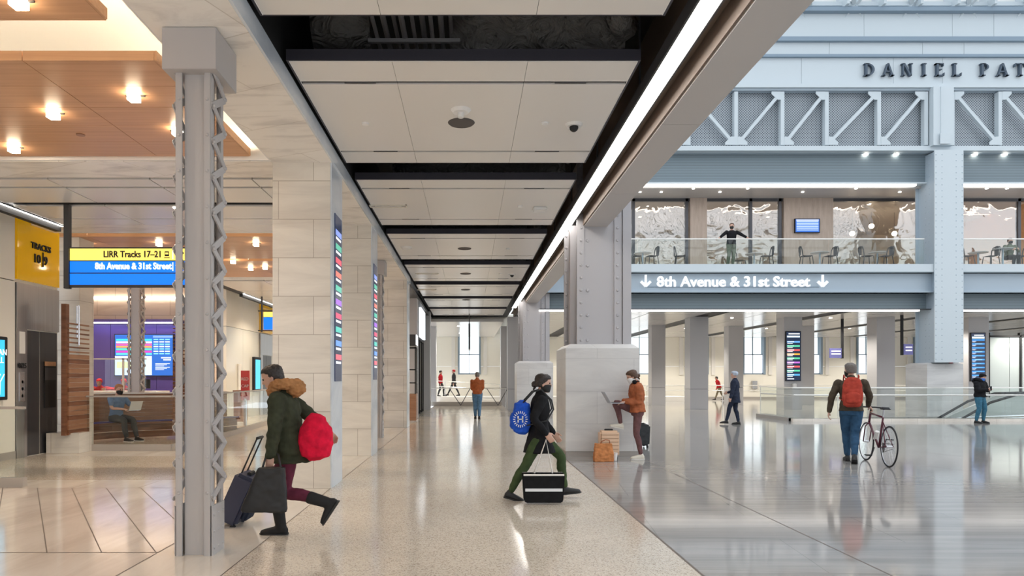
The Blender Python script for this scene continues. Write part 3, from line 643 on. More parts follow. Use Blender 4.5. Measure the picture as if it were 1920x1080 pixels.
# dispenser on screen pillar, hanging signs
tag(MB().box(PX(1490,31.7),PX(1497,31.7),31.85,31.99,PZ(727,31.9),PZ(719,31.9)).build('dispenser', 'white', bevel=.02), 'white hand sanitiser dispenser below the multicoloured screen', 'dispenser')
for px0, px1, pp, py0, py1, py2, d_, lab in ((1556,1578,1580,633,653,671,33,'small purple hanging sign with white lines near the cyclist'),(1695,1712,1692,622,645,665,31,'small grey hanging sign beside the great riveted column')):
    t = thing('hanging_sign', lab, 'sign', (PX(pp,d_),d_,3)); MB().box(PX(pp,d_)-.05,PX(pp,d_)+.05,d_,d_+.08,PZ(py2+1,d_),zc).build('post', 'black', t)
    mat('slate_sign', (.08,.08,.2), .4, emit=(.13,.13,.32), estr=.5); MB().box(PX(px0,d_),PX(px1,d_),d_,d_+.06,PZ(py2,d_),PZ(py1,d_)).build('board', 'slate_sign', t)
    for q in (.35,.65): MB().box(PX(px0+3,d_),PX(px1-2,d_),d_-.01,d_,PZ(py1+(py2-py1)*q,d_),PZ(py1+(py2-py1)*q-2,d_)).build('lettering', 'sign_white', t)
t = thing('glass_partition', 'tall frosted glass partition with dark frame past the blue screen', 'partition', (27,33.5,0))
mat('frost', (.62,.70,.70), .25, spec=.6)
for k, (a, b_) in enumerate(((1856,1892),(1893,1912),(1917,1990))): MB().box(PX(a,33.5),PX(b_,33.5),33.5,33.53,.05,PZ(632,33.5)).build('frosted_pane', 'frost', t)
f = MB()
for a in (1852,1911): f.box(PX(a,33.5),PX(a+3,33.5),33.45,33.6,0,PZ(624,33.5))
f.box(PX(1852,33.5),PX(1990,33.5),33.45,33.6,PZ(632,33.5),PZ(629,33.5)); f.build('frame', 'black', t)

# escalator well and glass parapets on the right
sbox('trim_3', 'band_marble', (11.05,33,23.30,23.62,0,.10)); sbox('trim_4', 'curb', (11.0,11.4,23.62,26.2,0,.12))
glass_rail('glass parapet with two pale rails round the escalator well', [(11.1,26.1),(11.1,23.45),(33,23.45)], 1.14, curb=.10, rail_h=.90, seg=1.9)
t = thing('escalator', 'escalator sinking into the well behind the standing man in black', 'escalator', (19,24.6,0))
for y, m_ in ((24.1,'silver'),(25.2,'silver')):
    s_ = math.tan(math.radians(24)); xa, xb = 14.6, 19.6
    p = lambda x, h: (x, min(0,(x-17.6)*s_)+h)
    MB().tube([(xb+1.2,y,.95),(xb-.2,y,.92),(xb-1.2,y,.62),(16,y,-.75)], .045, 8).build('handrail', 'black', t)
    MB().tube([(xb+1.2,y+.02,.1),(xb-1.2,y+.02,.02),(17.2,y+.02,-.12),(16,y+.02,-.9)], .06, 8).build('skirt', m_, t)
    MB().add([(xb+1.2,y,.1),(xb+1.2,y,.93),(xb-.2,y,.90),(xb-1.2,y,.6),(16,y,-.8),(16,y,-1.3),(17.4,y,-.5),(18.4,y,.0)], [(0,1,2,3,4,5,6,7)]).build('side_panel', 'rail_glass', t)
st_ = MB()
for k in range(9): st_.box(18.6-.4*k,19.05-.4*k,24.15,25.15,-.25-.18*k,-.02-.18*k)
st_.build('steps', 'dark_grey', t)
st(MB().prism([(17.7,.01),(19.6,.84),(31.8,.84),(31.8,.01)], 25.36, 25.46).build('wall_well', 'plinth_marble'))
# floor joints under the parapet look fine
# ================================================================ riveted columns
def rivets(mb, x, y, z0, z1, dz, d, r=.028):
    z = z0
    while z < z1: mb.dome((x,y,z), r, d); z += dz
def riveted(x0, y0, H, label, top=None, r=.03, dz=.24, paint='column_paint'):
    """x0,y0: front corner of the stone plinth"""
    t = thing('riveted_column', label, 'column', (x0+.7,y0+.7,0), 'great riveted steel columns')
    zt = H
    p = MB(); a, b_, c_ = 0, 1.40, .07
    sq = lambda i, z: [(x0+i,y0+i,z),(x0+1.4-i,y0+i,z),(x0+1.4-i,y0+1.36-i,z),(x0+i,y0+1.36-i,z)]
    p.loft([sq(.0,.10),sq(.0,2.06),sq(.10,2.14)]); p.build('stone_plinth', 'plinth_marble', t)
    MB().loft([sq(.012,0),sq(.012,.10)]).build('plinth_base', 'curb', t)
    X, Y, z0 = x0+.30, y0+.20, 2.14        # core
    MB().box(X,X+.82,Y,Y+.9,z0,zt).build('box_core', paint, t)
    fl = MB()
    for xx, w_ in ((X-.06,.14),(X+.66,.14),(X+.86,.12)): fl.box(xx,xx+w_,Y-.035,Y,z0,zt)
    fl.box(X+.82,X+.98,Y-.06,Y+.0,z0,zt)
    zl = 4.5; fl.box(X-.05,X,Y+.02,Y+.09,z0,zl); fl.box(X-.10,X,Y+.30,Y+.40,z0,zl); fl.box(X-.18,X,Y+.84,Y+.92,z0,zl); fl.box(X-.14,X-.10,Y+.30,Y+.5,z0,zl); fl.box(X+.82,X+1.02,Y+.82,Y+.9,z0,zt)
    fl.build('flange', paint, t)
    rv = MB()
    for xx in (X+.02,X+.15,X+.72,X+.92): rivets(rv, xx, Y-.035 if xx != X+.15 else Y, z0+.08, zt, dz if xx != X+.15 else dz*2, (0,-1,0), r if xx != X+.15 else r*1.25)
    for yy in (Y+.16,Y+.6,Y+.75): rivets(rv, X, yy, z0+.1, zl, dz, (-1,0,0), r)
    rivets(rv, X-.14, Y+.84, z0+.1, zl, dz, (0,-1,0), r)
    rv.build('rivets', paint, t); return t
riveted(1.83, 12.97, 6.3, 'great riveted steel column on the stone plinth the woman leans by')
riveted(1.84, 26.40, 6.0, 'second riveted steel column on a stone plinth beyond the leaning woman', r=.024)
def riveted_blue(x0, y0, label, H):
    t = thing('riveted_column', label, 'column', (x0+.7,y0+.7,0), 'great riveted steel columns')
    sq = lambda i, z: [(x0+i,y0+i,z),(x0+1.4-i,y0+i,z),(x0+1.4-i,y0+1.3-i,z),(x0+i,y0+1.3-i,z)]
    MB().loft([sq(0,0),sq(0,2.02),sq(.1,2.08)]).build('stone_plinth', 'plinth_marble', t)
    X, Y = x0+.08, y0-.32; P_ = 'frieze_paint'
    MB().box(X,X+1.10,Y,Y+.05,2.08,H).build('face_plate', P_, t); MB().box(X+.12,X+1.0,Y+.05,Y+1.2,2.08,H).build('box_core', 'blue_paint', t); MB().box(X,X+1.1,Y+1.1,Y+1.15,2.08,H).build('back_plate', 'blue_paint', t)
    rv = MB()
    for xx in (X+.05,X+.28,X+.82,X+1.05): rivets(rv, xx, Y, 2.2, H, .23, (0,-1,0), .022)
    for yy in (Y+.5,Y+.7): rivets(rv, X+.12, yy, 2.2, H, .23, (-1,0,0), .022)
    rv.build('rivets', 'blue_paint', t); return t
riveted_blue(17.7, 26.4, 'great pale blue riveted column rising past the balcony beside the escalators', PZ(283,26.2))
t = thing('fire_alarm', 'small red and white alarm box on top of the pale blue column plinth', 'alarm', (PX(1787,26.2),26.2,2.08))
mat('red_paint', (.6,.04,.03), .4); MB().box(PX(1785,26.3),PX(1791,26.3),26.42,26.5,2.06,2.22).build('box', 'red_paint', t); MB().box(PX(1785,26.3),PX(1791,26.3),26.42,26.5,2.221,2.25).build('cap', 'white', t)
# ================================================================ lattice columns
def lattice(xc, yc, H, label, cap=True, paint='lattice_paint', det=True):
    t = thing('lattice_column', label, 'column', (xc,yc,0), 'latticed steel columns of the left hall')
    hw, hd = .14, .14; zt = H-.25 if cap else H
    w_ = MB(); w_.box(xc-.085,xc+.085,yc-hd+.03,yc-hd+.045,0,zt); w_.box(xc-.085,xc+.085,yc+hd-.045,yc+hd-.03,0,zt); w_.build('web', paint, t)
    f = MB()
    for sx in (-1,1):
        for sy in (-1,1):
            f.box(xc+sx*hw-.011,xc+sx*hw+.011,yc+sy*(hd-.03)-.03,yc+sy*(hd-.03)+.03,0,zt); f.box(xc+sx*.118-.025,xc+sx*.118+.025,yc+sy*hd-.008,yc+sy*hd+.008,0,zt)
    f.build('angle_flange', paint, t)
    n = int((zt-.5)/.285); dz = (zt-.55)/n; lc = MB(); rv = MB()
    for sx in (-1,1):
        x = xc+sx*(hw+.014)
        for k in range(n):
            za = .48+k*dz; s = 1
            lc.bar((x,yc-hd+.01,za), (x+sx*.012,yc+hd-.01,za+dz/2), .060, .012, (sx,0,0)); lc.bar((x+sx*.014,yc+hd-.01,za+dz/2), (x+sx*.012,yc-hd+.01,za+dz), .055, .012, (sx,0,0))
            rv.dome((x+sx*.014,yc-hd+.015,za), .022, (sx,0,0)); rv.dome((x+sx*.018,yc+hd-.015,za+dz/2), .022, (sx,0,0))
            rv.dome((xc+sx*.118,yc-hd-.008,za+.05), .016, (0,-1,0))
    lc.build('lacing_bars', paint, t); rv.build('rivets', paint, t)
    g = MB()
    for sx in (-1,1): g.box(xc+sx*(hw+.012)-.008,xc+sx*(hw+.012)+.008,yc-hd,yc+hd,0,.42)
    for sx in (-1,1):
        for yy in (-.1,0,.1):
            for zz in (.06,.2,.34): g.dome((xc+sx*(hw+.02),yc+yy,zz), .016, (sx,0,0))
    g.build('base_plate', paint, t)
    if cap: MB().box(xc-.23,xc+.22,yc-.22,yc+.28,H-.35,H-.003).build('cap_box', 'lattice_paint', t, .004)
    return t
lattice(-2.32, 5.88, ZS, 'tall latticed steel column with a plain box cap closest to the camera')
lattice(-2.32, 17.1, ZS, 'latticed steel column beside the third marble pier on the walkway')
lattice(PX(252,17.6), 17.7, 5.0, 'latticed steel column rising behind the seated man on the bench', False, 'lattice_paint')
# ================================================================ atrium elevation
D = 26.4
def zz(py): return PZ(py, D)
F0, F1 = 2.72, 34
sbox('wall_far', 'frieze_paint', *[(a, b_-.012, D, D+.4, zz(158), zz(109)) for a, b_ in zip([2.7,5.9,9.3,12.85,16.4,18.3,22.9,27],[5.9,9.3,12.85,16.4,18.3,22.9,27,34])])
sbox('wall_far', 'frieze_paint', *[(a, b_-.012, D-.05, D+.4, zz(104), zz(81)) for a, b_ in zip([2.7,10.4,13.9,17.5,19.1,22.9],[10.4,13.9,17.5,19.1,22.9,34])])
sbox('wall_far', 'frieze_paint', *[(a, b_-.012, D-.12, D+.4, zz(73), zz(29)) for a, b_ in zip([2.7,11.65,15.2,18.6,20.2,23.8],[11.65,15.2,18.6,20.2,23.8,34])])
for i, (a, b_, o_) in enumerate(((109,104,.12),(81,73,.2),(29,21,.35))): sbox('trim_%d' % (i+5), 'ledge_paint', (F0,F1,D-o_,D+.4,zz(a),zz(b_)))
sbox('trim_8', 'frieze_paint', (F0,F1,D-.12,D+.6,zz(166),zz(159)))
# truss
t = thing('steel_truss', 'pale blue steel truss with diagonal members and perforated panels over the balcony', 'truss', (17,D,zz(275)))
MB().box(F0,F1,D-.05,D+.25,zz(283),zz(274)).build('bottom_chord', 'frieze_paint', t); MB().box(F0,F1,D-.02,D+.25,zz(170),zz(166)).build('top_chord', 'blue_paint', t)
MB().box(F0,F1,D+.30,D+.33,zz(275),zz(168)).build('perforated_panel', 'perforated', t)
xs_ = [PX(p,D) for p in (1113,1202,1291,1380,1467,1550,1648,1736)]; xr = [PX(p,D) for p in (1786,1875,1965,2055,2145)]
tr_t, tr_b = zz(172), zz(272)
def vert(x): return MB().box(x-.07,x+.07,D-.02,D+.2,tr_b,tr_t).build('vertical_post', 'frieze_paint', t)
def diag(a, za, b_, zb): return MB().bar((a,D+.04,za),(b_,D+.04,zb),.12,.13,(0,1,0)).build('diagonal', 'frieze_paint', t)
def gus(x, z, sx, sz): return MB().prism([(x,z),(x+sx*.36,z),(x+sx*.36,z-sz*.10),(x+sx*.12,z-sz*.32),(x,z-sz*.32)], D-.03, D-.01).build('gusset_plate', 'frieze_paint', t)
for x in xs_+xr: vert(x)
for a, b_ in zip(xs_[3:-1], xs_[4:]): diag(a+.12,tr_b+.1,b_-.12,tr_t-.1); gus(a+.07,tr_b,1,-1); gus(b_-.07,tr_t,-1,1)
for a, b_ in zip(xs_[:3], xs_[1:4]): diag(a+.12,tr_t-.1,b_-.12,tr_b+.1); gus(b_-.07,tr_b,-1,-1)
for a, b_ in zip(xr[:-1], xr[1:]): diag(a+.12,tr_t-.1,b_-.12,tr_b+.1); gus(a+.07,tr_t,1,1); gus(b_-.07,tr_b,-1,-1)
MB().box(PX(1742,D),PX(1780,D),D-.25,D+.25,zz(276),zz(167)).box(PX(1755,D),PX(1757,D),D-.28,D-.25,zz(276),zz(168)).build('king_post', 'frieze_paint', t)
MB().box(PX(1752,D),PX(1771,D),D-.34,D-.30,zz(275),zz(255)).build('splice_plate', 'frieze_paint', t)
# soffit and louvred bands
sbox('ceiling', 'blue_paint', (F0,F1,D+.26,D+.62,zz(283.5),zz(281)))
sbox('wall_far', 'louver', (F0,F1,D+.4,D+.6,zz(338),zz(282))); sbox('trim_9', 'frieze_paint', (F0,F1,D+.3,D+.65,zz(340),zz(337)))
tag(MB().box(F0,17.5,D+.32,D+.5,zz(344),zz(340.5)).build('linear_light', 'soft_strip'), 'long white light line above the balcony, from the grey beam to the great column', 'ceiling light')
tag(MB().box(19.0,34,D+.32,D+.5,zz(344),zz(340.5)).build('linear_light', 'soft_strip'), 'long white light line above the balcony beyond the great column', 'ceiling light')
tag(MB().box(F0,17.5,D+.12,D+.3,zz(583),zz(580)).build('linear_light', 'soft_strip'), 'long white light line under the lettered beam', 'ceiling light')
tag(MB().box(19.0,34,D+.12,D+.3,zz(583),zz(580)).build('linear_light', 'soft_strip'), 'long white light line under the beam beyond the great column', 'ceiling light')
for px in (1623,1680,1828,1884): 
    dd = D+.35; tag(MB().disc((PX(px,dd),dd,zz(283.5)-.04),.09,.04).build('downlight', 'down_glow'), {1623:'first small downlight under the truss from the left',1680:'downlight under the truss just before the great column',1828:'downlight under the truss just past the great column',1884:'downlight under the truss at the picture edge'}[px], 'downlight', 'downlights under the truss')
sbox('wall_far', 'louver', (F0,F1,D+.35,D+.5,zz(579),zz(549)))
sbox('wall_far', 'blue_paint', (F0,F1,D+.02,D+.5,zz(549),zz(513))); sbox('trim_10', 'blue_paint', (F0,F1,D-.12,D+.3,zz(549),zz(546)))
sbox('wall_far', 'frieze_paint', (F0,F1,D-.25,D+.5,zz(511.5),zz(497)))
sbox('trim_11', 'dark_grey', (F0,F1,D+.05,D+.3,zz(580),zz(578.5)))
# sign on the beam
t = thing('wall_lettering', 'white raised lettering 8th Avenue & 31st Street with arrows on the blue beam', 'sign', (9.5,D,zz(540)))
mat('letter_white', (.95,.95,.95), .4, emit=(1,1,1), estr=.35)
text('8th Avenue & 31st Street', .555, (PX(1231,D-.05),D-.06,zz(537.5)), 'letter_white', t, depth=.08, bold=.010, sx=1.03)
for px in (1210,1541): arrow(MB(), PX(px,D), zz(526.5), .44, D-.09, -1, .34, .07).build('arrow', 'letter_white', t)
MB().box(PX(1212,D),PX(1536,D),D-.01,D+.02,zz(538.3),zz(537.4)).build('mounting_rail', 'ledge_paint', t)
# serif name on the frieze
t = thing('wall_lettering', 'dark serif capitals DANIEL PAT on the pale frieze', 'sign', (18,D,zz(146)))
def serif(ch, x, z, h):
    mb = MB(); y0, y1 = D-.14, D-.02; T = h*.17; t_ = h*.09; s = h*.05
    def q(*p): mb.prism([(x+a*h, z+b*h) for a, b in p], y0, y1)
    def stem(a, wd=.16): q((a,0),(a+wd,0),(a+wd,1),(a,1))
    def ser(a, b, at): q((a,at),(b,at),(b,at+.07),(a,at+.07))
    if ch == 'I': stem(.1); ser(0,.36,0); ser(0,.36,.93)
    if ch in 'DP':
        stem(.1); ser(0,.4,0); ser(0,.4,.93); lo = 0 if ch == 'D' else .42; hh = (1-lo)/2; cz = lo+hh; rx = .58 if ch == 'D' else .42
        n = 9
        for k in range(n):
            a0 = -PI/2+PI*k/n; a1 = -PI/2+PI*(k+1)/n
            P = lambda a, f, g: (.26+max(0,math.cos(a))*rx*f, cz+math.sin(a)*hh*g)
            q(P(a0,1,1),P(a1,1,1),P(a1,.68,.82),P(a0,.68,.82))
    if ch == 'A': q((.02,0),(.12,0),(.44,1),(.36,1)); q((.66,0),(.84,0),(.50,1),(.36,1)); q((.22,.3),(.62,.3),(.60,.38),(.25,.38)); ser(-.06,.24,0); ser(.58,.92,0)
    if ch == 'N': q((.1,0),(.18,0),(.18,1),(.1,1)); q((.72,0),(.80,0),(.80,1),(.72,1)); q((.10,1),(.27,1),(.80,0),(.64,0)); ser(0,.28,0); ser(0,.2,.93); ser(.62,.9,.93)
    if ch in 'EL':
        stem(.1); ser(0,.7,0); ser(0,.36,.93); q((.62,0),(.7,0),(.74,.24),(.68,.24))
        if ch == 'E': ser(0,.66,.93); q((.58,1),(.66,1),(.66,.78),(.61,.78)); q((.26,.48),(.52,.48),(.52,.55),(.26,.55))
    if ch == 'T': stem(.34); ser(.22,.62,0); ser(0,.84,.93); q((0,1),(.07,1),(.03,.76),(-.03,.76)); q((.84,1),(.77,1),(.81,.76),(.87,.76))
    mb.build('letter', 'ledge_dark', t)
mat('ledge_dark', (.07,.10,.14), .5)
for ch, px in zip('DANIELPATRICK', (1617,1652,1687,1725,1750,1782,1834,1866,1899,1936,1970,1996,2040)):
    if ch in 'DANIELPT': serif(ch, PX(px,D), zz(144.5), zz(121.5)-zz(144.5))
# balcony
sbox('floor', 'offwhite', (F0,34,D-.1,40,5.62,5.84)); sbox('ceiling', 'beam_paint', (F0,34,D+.66,28.6,zz(343)-.02,zz(343)+.1)); sbox('ceiling', 'beam_paint', (F0,34,28.6,36,zz(343)-.0,zz(343)+.12))
ZB = 5.85
gt = glass_rail('glass balustrade of the upper cafe balcony between grey beam and great column', [(2.8,26.42),(17.6,26.42)], 1.0, curb=0, z0=ZB, seg=1.95)
glass_rail('glass balustrade of the upper cafe balcony beyond the great column', [(19.0,26.42),(30,26.42)], 1.0, curb=0, z0=ZB, seg=1.95)
YB = 28.6
for p0, p1, lab, m_ in ((1293,1324,'narrow beige wood pier between the cafe windows','beige_wood'),(1468,1560,'wide beige wood wall panel holding the cafe screen','beige_wood')):
    tag(MB().box(PX(p0,YB),PX(p1,YB),YB-.1,YB+.5,ZB,zz(343)-.02).build('wood_wall_panel', m_), lab, 'wall panel')
f = MB()
for px in (1288,1408,1463,1188,1912): f.box(PX(px,YB)-.06,PX(px,YB)+.06,YB,YB+.15,ZB,zz(343)-.02)
f.box(PX(1186,YB),PX(2050,YB),YB,YB+.15,zz(343)-.14,zz(343)-.02); st(f.build('window_20', 'dark_steel'))
for i, (a, b_) in enumerate(((1150,1288),(1324,1408),(1409,1463),(1560,1912))):
    w_ = st(MB().box(PX(a,YB),PX(b_,YB),YB+.05,YB+.07,ZB,zz(343)-.1).build('window_%d' % (21+i), 'cafe_glass'))
sbox('wall_cafe', 'cream', (F0,34,36,36.2,5.84,9.2)); sbox('wall_cafe', 'oak_ceiling', (PX(1905,30),PX(1915,30),29,36,5.84,9.1)); sbox('wall_cafe','white_marble',(9,13.5,35.5,35.9,5.84,8.6))
sbox('wall_cafe','walnut_light',(17.5,21,34.5,34.8,5.84,7.2),(13,17,33.5,33.8,5.84,6.9))
t = thing('wall_screen', 'blue timetable screen on the beige wood panel of the balcony', 'screen', (PX(1516,28.4),28.4,7.6))
rows = [(.03,.97,.03,.1,W1)]+[(.04+.3*(k%2)*0,.96,.14+k*.1,.2+k*.1,(.25,.4,.75) if k%2 else (.55,.68,.9)) for k in range(8)]
screen_rows(t, PX(1494,28.3), PX(1538.5,28.3), PZ(434,28.3), PZ(410,28.3), 28.40, rows, 'scr_blue')
for px, zz_ in ((1200,0),(1300,0)): pass
# orange light lines in the cafe
for i, (a, b_, py, y) in enumerate(((1150,1288,405,33.5),(1324,1463,405,33.5),(1560,1712,407,33.5),(1560,1712,399,31.5),(1790,1905,409,33.5),(1790,1905,401,31.5),(1372,1463,396,32))):
    t = thing('cafe_light_line', ['warm light line inside the cafe behind the first window','warm light line inside the cafe behind the man on the balcony','lower warm light line in the cafe beside the timetable screen','upper warm light line in the cafe beside the timetable screen','lower warm light line in the cafe beyond the great column','upper warm light line in the cafe beyond the great column','short warm light line above the man on the balcony'][i], 'ceiling light', (PX(a,y),y,PZ(py,y)))
    MB().box(PX(a,y),PX(b_,y),y,y+.05,PZ(py+1.2,y),PZ(py-1.2,y)).build('light_bar', 'orange_line', t)
    for q in (.1,.9): xq = PX(a,y)+(PX(b_,y)-PX(a,y))*q; MB().box(xq,xq+.012,y+.02,y+.032,PZ(py-1.2,y),zz(343)).build('cord', 'black', t)
# balcony downlights
zb = zz(343)-.02
for k, px in enumerate((1300,1350,1402,1505,1605,1687,1888,1200,1850,1240)):
    dd = 27.1+.5*(k%2); tag(MB().disc((PX(px,dd),dd,zb-.02),.05,.02,12).build('downlight', 'down_glow'), 'tiny recessed downlight in the balcony ceiling, '+['near the narrow beige pier','left of the man on the balcony','right of the man on the balcony','over the timetable screen','over the third cafe table','just before the great column','close to the picture edge','hidden behind the grey beam end','past the great column','over the first cafe table'][k], 'downlight', 'downlights in the balcony ceiling')
for k, (px, py) in enumerate(((1598,438),(1677,438),(1634,424))):
    t = thing('pendant_light', 'pendant globe lamp in the cafe, '+['beside the beige panel','just before the great column','topmost, between the other two'][k], 'pendant light', (PX(px,31),31,PZ(py,31)), 'cafe pendant globes')
    MB().sphere((PX(px,31),31,PZ(py,31)), .11).build('globe', 'cube_glow', t, smooth=True); MB().tube([(PX(px,31),31,PZ(py,31)+.1),(PX(px,31),31,zb)], .008, 5).build('cord', 'black', t)
# cafe furniture
def cafe_chair():
    t = thing('cafe_chair', '', 'chair', (0,0,0), 'dark cafe chairs on the balcony'); 
    MB().loft([[(x*.2*k,y*.2*k,.44+.02*(k>0)) for x, y in ((-1,-1),(1,-1),(1.05,1),(-1.05,1))] for k in (1.0,1.02)]).build('seat', 'dark_grey', t)
    for sx in (-1,1):
        for sy in (-1,1): MB().tube([(sx*.17,sy*.17,.44),(sx*.21,sy*.22,0)], .017, 6).build('leg', 'dark_grey', t)
    MB().tube([(-.19,.18,.44),(-.2,.22,.7),(-.15,.24,.82),(0,.25,.85),(.15,.24,.82),(.2,.22,.7),(.19,.18,.44)], .019, 6).build('back_frame', 'dark_grey', t)
    MB().box(-.10,.10,.235,.255,.5,.84).build('backrest', 'dark_grey', t); return t
def cafe_table():
    t = thing('cafe_table', '', 'table', (0,0,0), 'round cafe tables on the balcony')
    MB().disc((0,0,.72),.35,.025,24).build('tabletop', 'beam_paint', t); MB().tube([(0,0,.02),(0,0,.72)],.035,8).build('pedestal', 'blue_paint', t); MB().disc((0,0,0),.22,.02,20).build('foot', 'blue_paint', t); return t
ch, tb = cafe_chair(), cafe_table(); first = [1,1]
CH = [(1192,90,'at the balcony end by the grey beam'),(1222,-80,'just left of the first glass joint'),(1276,80,'below the narrow beige pier'),(1386,95,'behind the man on the balcony'),(1437,-95,'below the mullion past the man'),(1512,80,'left of the table under the timetable screen'),(1556,-80,'right of the table under the timetable screen'),
      (1625,85,'turned beside the third table'),(1660,-85,'in shade just before the great column'),(1812,85,'first beyond the great column'),(1858,-85,'between the table and the seated diner'),(1915,-90,'in front of the seated diner')]
for px, r_, lab in CH:
    o = ch if first[0] else copy_tree(ch); first[0] = 0; dd = 27.05 if px != 1386 else 28.1
    o.location = (PX(px,dd),dd,ZB); o.rotation_euler.z = math.radians(r_); o['label'] = 'dark metal cafe chair '+lab
for px, dd, lab in ((1205,27.9,'by the grey beam'),(1414,28.1,'beside the man leaning on the rail'),(1537,27.8,'under the timetable screen'),(1645,27.8,'before the great column'),(1834,27.8,'first past the great column'),(1880,27.0,'of the seated diner')):
    o = tb if first[1] else copy_tree(tb); first[1] = 0; o.location = (PX(px,dd),dd,ZB); o['label'] = 'small round cafe table '+lab
# ================================================================ skylight above the atrium
def vault_pt(x, s):   # s 0..1 from the far elevation over to the near side
    a = PI*s; return V((x, 8.5+18.2*math.cos(a), 14.4+7.5*math.sin(a)-3.0*s))
sk = MB(); N = 14
for k in range(17):
    x0 = 2.7+k*2.2
    for q in range(N):
        a, b_ = q/N, (q+1)/N
        for s in (1,-1):
            p = vault_pt(x0+(q%2)*1.1*s*0+1.1*(q%2), a); r_ = vault_pt(x0+1.1*(q%2)+1.1*s, b_); sk.bar(p, r_, .14, .2, (0,.3,1))
for q in range(N+1): sk.bar(vault_pt(2.7,q/N), vault_pt(40,q/N), .10, .16)
tsk = thing('skylight', 'white steel lattice vault of the glass skylight above the great hall', 'skylight', (20,8.5,14)); sk.build('lattice', 'frieze_paint', tsk)
for k in range(13):
    x = 12.4+k*1.35 if False else PX(1375+68*k, 26.3); mb = MB(); mb.prism([(x-.05,zz(21)),(x+.05,zz(21)),(x+.05,zz(-20)),(x-.05,zz(-20))], D-.55, D+.3)
    mb.build('rib', 'frieze_paint', tsk)
sbox('wall_far', 'white', (F0,34,D+.25,D+.35,zz(21),zz(-30)))
# ================================================================ ceiling fixtures of the walkway
def cfx(px, py, z=ZP): dd = (z-1.5)*1280/(708-py); return PX(px,dd), dd
def fx_disc(name, px, py, r, m_, lab, cat, h=.02, grp=None):
    x, y = cfx(px, py); return tag(MB().disc((x,y,ZP-h),r*.9,h,24,r2=r).build(name, m_), lab, cat, grp)
mat('speaker_cloth', (.10,.09,.085), .7)
for px, py, lab in ((865,230,'large dark round ceiling speaker in the first walkway panel'),(871,466,'dark round ceiling speaker in the third walkway panel'),(873,513,'dark round ceiling speaker in the fourth walkway panel'),(873,543,'dark round ceiling speaker in the fifth walkway panel'),(874,562,'dark round ceiling speaker in the sixth walkway panel')): fx_disc('ceiling_speaker', px, py, .165, 'speaker_cloth', lab, 'speaker', .015, 'ceiling speakers')
x, y = cfx(864,206); t = thing('smoke_detector', 'white round smoke detector hanging beside the large ceiling speaker', 'detector', (x,y,ZP))
MB().disc((x,y,ZP-.035),.09,.035,24,r2=.12).build('base', 'white', t); MB().disc((x,y,ZP-.09),.035,.055,14).build('sensor', 'white', t)
x, y = cfx(762,463); tag(MB().disc((x,y,ZP-.05),.1,.05,20,r2=.14).build('smoke_detector','white'), 'white smoke detector in the third walkway panel', 'detector')
for px, py, lab in ((685,231,'white sprinkler cap on the first walkway panel beside the marble beam'),(1022,230,'white sprinkler cap beside the dome camera'),(975,386,'small cap beside the white wireless box'),(952,466,'small cap in the third walkway panel'),(938,513,'small cap in the fourth walkway panel')): fx_disc('sprinkler_cap', px, py, .045, 'white', lab, 'sprinkler', .02, 'ceiling caps')
for px, py, lab in ((1076,233,'white dome camera in the first walkway panel'),(960,514,'white dome camera in the fourth walkway panel')):
    x, y = cfx(px, py); t = thing('dome_camera', lab, 'camera', (x,y,ZP), 'dome cameras')
    MB().disc((x,y,ZP-.03),.09,.03,20,r2=.11).build('housing', 'white', t); MB().sphere((x,y,ZP-.04),.055).build('dome', 'black', t, smooth=True)
x, y = cfx(1012,390); tag(MB().box(x-.13,x+.13,y-.13,y+.13,ZP-.06,ZP).build('wireless_box', 'white', bevel=.02), 'square white wireless access box on the second walkway panel', 'access point')
for px, py, lab in ((728,386,'rectangular air grille in the second walkway panel'),(801,513,'air grille in the fourth walkway panel'),(800,543,'air grille in the fifth walkway panel')):
    x, y = cfx(px, py); t = thing('air_grille', lab, 'air vent', (x,y,ZP), 'ceiling air grilles'); w_ = .34
    MB().box(x-w_,x+w_,y-.09,y-.07,ZP-.012,ZP).box(x-w_,x+w_,y+.07,y+.09,ZP-.012,ZP).box(x-w_,x-w_+.02,y-.09,y+.09,ZP-.012,ZP).box(x+w_-.02,x+w_,y-.09,y+.09,ZP-.012,ZP).build('frame', 'cream', t)
    MB().box(x-w_+.02,x+w_-.02,y-.07,y+.07,ZP-.003,ZP-.001).build('backing', 'curb', t); MB().box(x-w_+.1,x+w_-.1,y-.02,y+.02,ZP-.012,ZP-.003).build('blade', 'offwhite', t)
# downlights added to brighten the halls, each with its own lamp
def added_downlamp(x, y, z, p, col, lab, grp, vis=True):
    t = thing('downlight', lab, 'downlight', (x,y,z), grp); MB().disc((x,y,z-.012),.07,.012,14).build('lens', 'down_glow', t)
    l = lamp('bulb', 'SPOT', (x,y,z-.03), p*1.7, col, .07, (0,0,0)); l.parent = t; l.matrix_parent_inverse = PINV[t.name]
OR = ['first','second','third','fourth','fifth','sixth','seventh','eighth','ninth','tenth']
for y in (32.5, 39.5, 45):
    for i, x in enumerate((6.8, 12.5, 17.2, 22.0, 27)): added_downlamp(x, y, zc, 330, (1,.93,.82), 'added back hall downlight, '+OR[i]+' from the walkway in the '+{32.5:'row over the pillars',39.5:'row over the rail',45:'row by the windows'}[y], 'added downlights of the back hall')
for y in (38, 44): added_downlamp(-.6, y, 4.36, 260, (1,.94,.86), 'added downlight at the far end of the walkway ceiling, '+('before the ramp' if y < 40 else 'close to the window'), 'added downlights at the walkway end')
